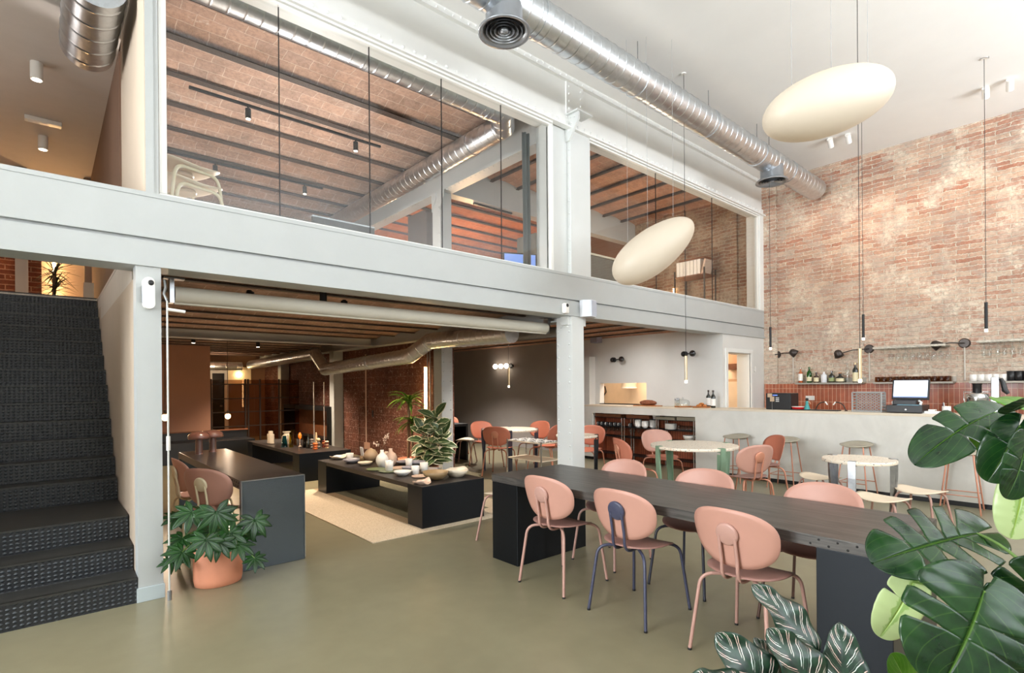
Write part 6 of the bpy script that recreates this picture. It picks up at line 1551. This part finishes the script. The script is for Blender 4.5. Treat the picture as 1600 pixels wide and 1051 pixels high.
# added fill lights outside the glazing, aimed upward to brighten the ceilings
for a, b, p, q in HB: area('ceiling_fill', ((a + b) / 2, -4.9, 2.0), (RD(120), 0, 0), b - a, 2.0, KU, (.95, .97, 1))
for a, b, p, q in HL: area('ceiling_fill', (-8.3, (a + b) / 2, 1.6), (RD(113), 0, RD(-90)), b - a, 2.2, KU, (.95, .97, 1))
WARM = (1.0, .71, .46)
WARM2 = (1.0, .80, .60)
def spot(name, loc, to, power, col, ang=60, blend=.6, r=.03):
    l = bpy.data.lights.new(name, 'SPOT'); l.energy = power; l.color = col; l.spot_size = RD(ang); l.spot_blend = blend; l.shadow_soft_size = r
    o = bpy.data.objects.new(name, l); COL.objects.link(o); o.location = loc
    o.rotation_euler = (V(to) - V(loc)).to_track_quat('-Z', 'Y').to_euler(); return o
def point(name, loc, power, col, r=.05):
    l = bpy.data.lights.new(name, 'POINT'); l.energy = power; l.color = col; l.shadow_soft_size = r
    o = bpy.data.objects.new(name, l); COL.objects.link(o); o.location = loc; return o
# ceiling spots on the brick wall
for (px, py), ty in (((1540, 140), 1.9), ((1578, 128), .6), ((1297, 220), 3.5), ((1325, 213), 2.6)):
    p = at(px, py, Z=5.22); spot('ceiling_spot_light', p + V((.03, 0, -.08)), (10.45, ty, 3.9), 55, WARM2, 62, .9)
# warm lamps of the left bay
for x, y, k in ((1.7, 6.4, 140), (3.1, 5.9, 120), (3.7, 8.6, 560), (3.9, 12.2, 480), (1.4, 11, 130), (3.4, 15.6, 110)):
    spot('bay_spot_light', (x, y, 2.33), (x + .15, y + .25, 0), k, WARM2 if y < 13 else WARM, 115, .8)
p = at(258, 652, Y=8.6); point('hanging_bulb_light', p + V((.0, 0, -.12)), 14, WARM2)
p = at(356, 650, Y=10.4); point('hanging_bulb_light', p + V((0, 0, -.12)), 14, WARM2)
point('far_room_fill', (3.6, 16.6, 2.0), 24, WARM)  # added fill light, no fitting in the far room
# back bay on the right
spot('bay_spot_light', (6.0, 6.8, 2.3), (6.0, 6.9, 0), 260, (1, .9, .8), 110, .8)
spot('bay_spot_light', (7.0, 9.6, 2.3), (7.0, 9.9, 0), 420, (1, .92, .85), 120, .8)
spot('bay_spot_light', (7.4, 5.9, 2.3), (8.3, 6.1, 1.0), 70, (1, .95, .9), 140, 1)  # added spot without a fitting, brightens the pale hatch wall
# kitchen
area('kitchen_ceiling_lamp', (9.7, 6.6, 2.5), (0, 0, 0), .6, 2.4, 75, (1, .84, .66))
# mezzanine
for x, y, k in ((1.4, 7.5, 55), (3.5, 7.5, 55), (2.1, 9.7, 55), (3.6, 9.7, 55)):
    spot('mezzanine_spot_light', (x, y, 4.98), (x, y + .1, 2.6), k, WARM2, 120, .8)
point('mezzanine_far_lamp', (7.6, 10.2, 3.6), 150, (1, .62, .34), .2)
point('mezzanine_wall_fill', (8.6, 6.2, 3.6), 60, WARM2, .2)  # added fill near the rough brick, no fitting
point('mezzanine_room_fill', (2.6, 7.0, 3.3), 270, (1, .95, .92), .3)  # added fill in mid-room, lifts the mezzanine ceiling, no fitting
# stair landing
point('landing_fill', (-.9, 10.1, 3.0), 10, WARM, .1); point('stair_hall_fill', (-.9, 7.2, 3.6), 16, (1, .9, .82), .3)  # both points are added fill for the stair hall, without fittings
w = bpy.data.worlds.new('daylight'); SC.world = w; w.use_nodes = True
w.node_tree.nodes['Background'].inputs[0].default_value = (.85, .93, 1, 1); w.node_tree.nodes['Background'].inputs[1].default_value = .6
SC.view_settings.view_transform = 'Standard'; SC.view_settings.look = 'None'; SC.view_settings.gamma = 1; SC.view_settings.use_curve_mapping = False
SC.view_settings.exposure = EXPO
SC.cycles.use_denoising = True; SC.cycles.denoiser = 'OPENIMAGEDENOISE'
SC.cycles.sample_clamp_indirect = 6; SC.cycles.caustics_reflective = False; SC.cycles.caustics_refractive = False
SC.cycles.max_bounces = 10; SC.cycles.diffuse_bounces = 6; SC.cycles.glossy_bounces = 4; SC.cycles.transparent_max_bounces = 16
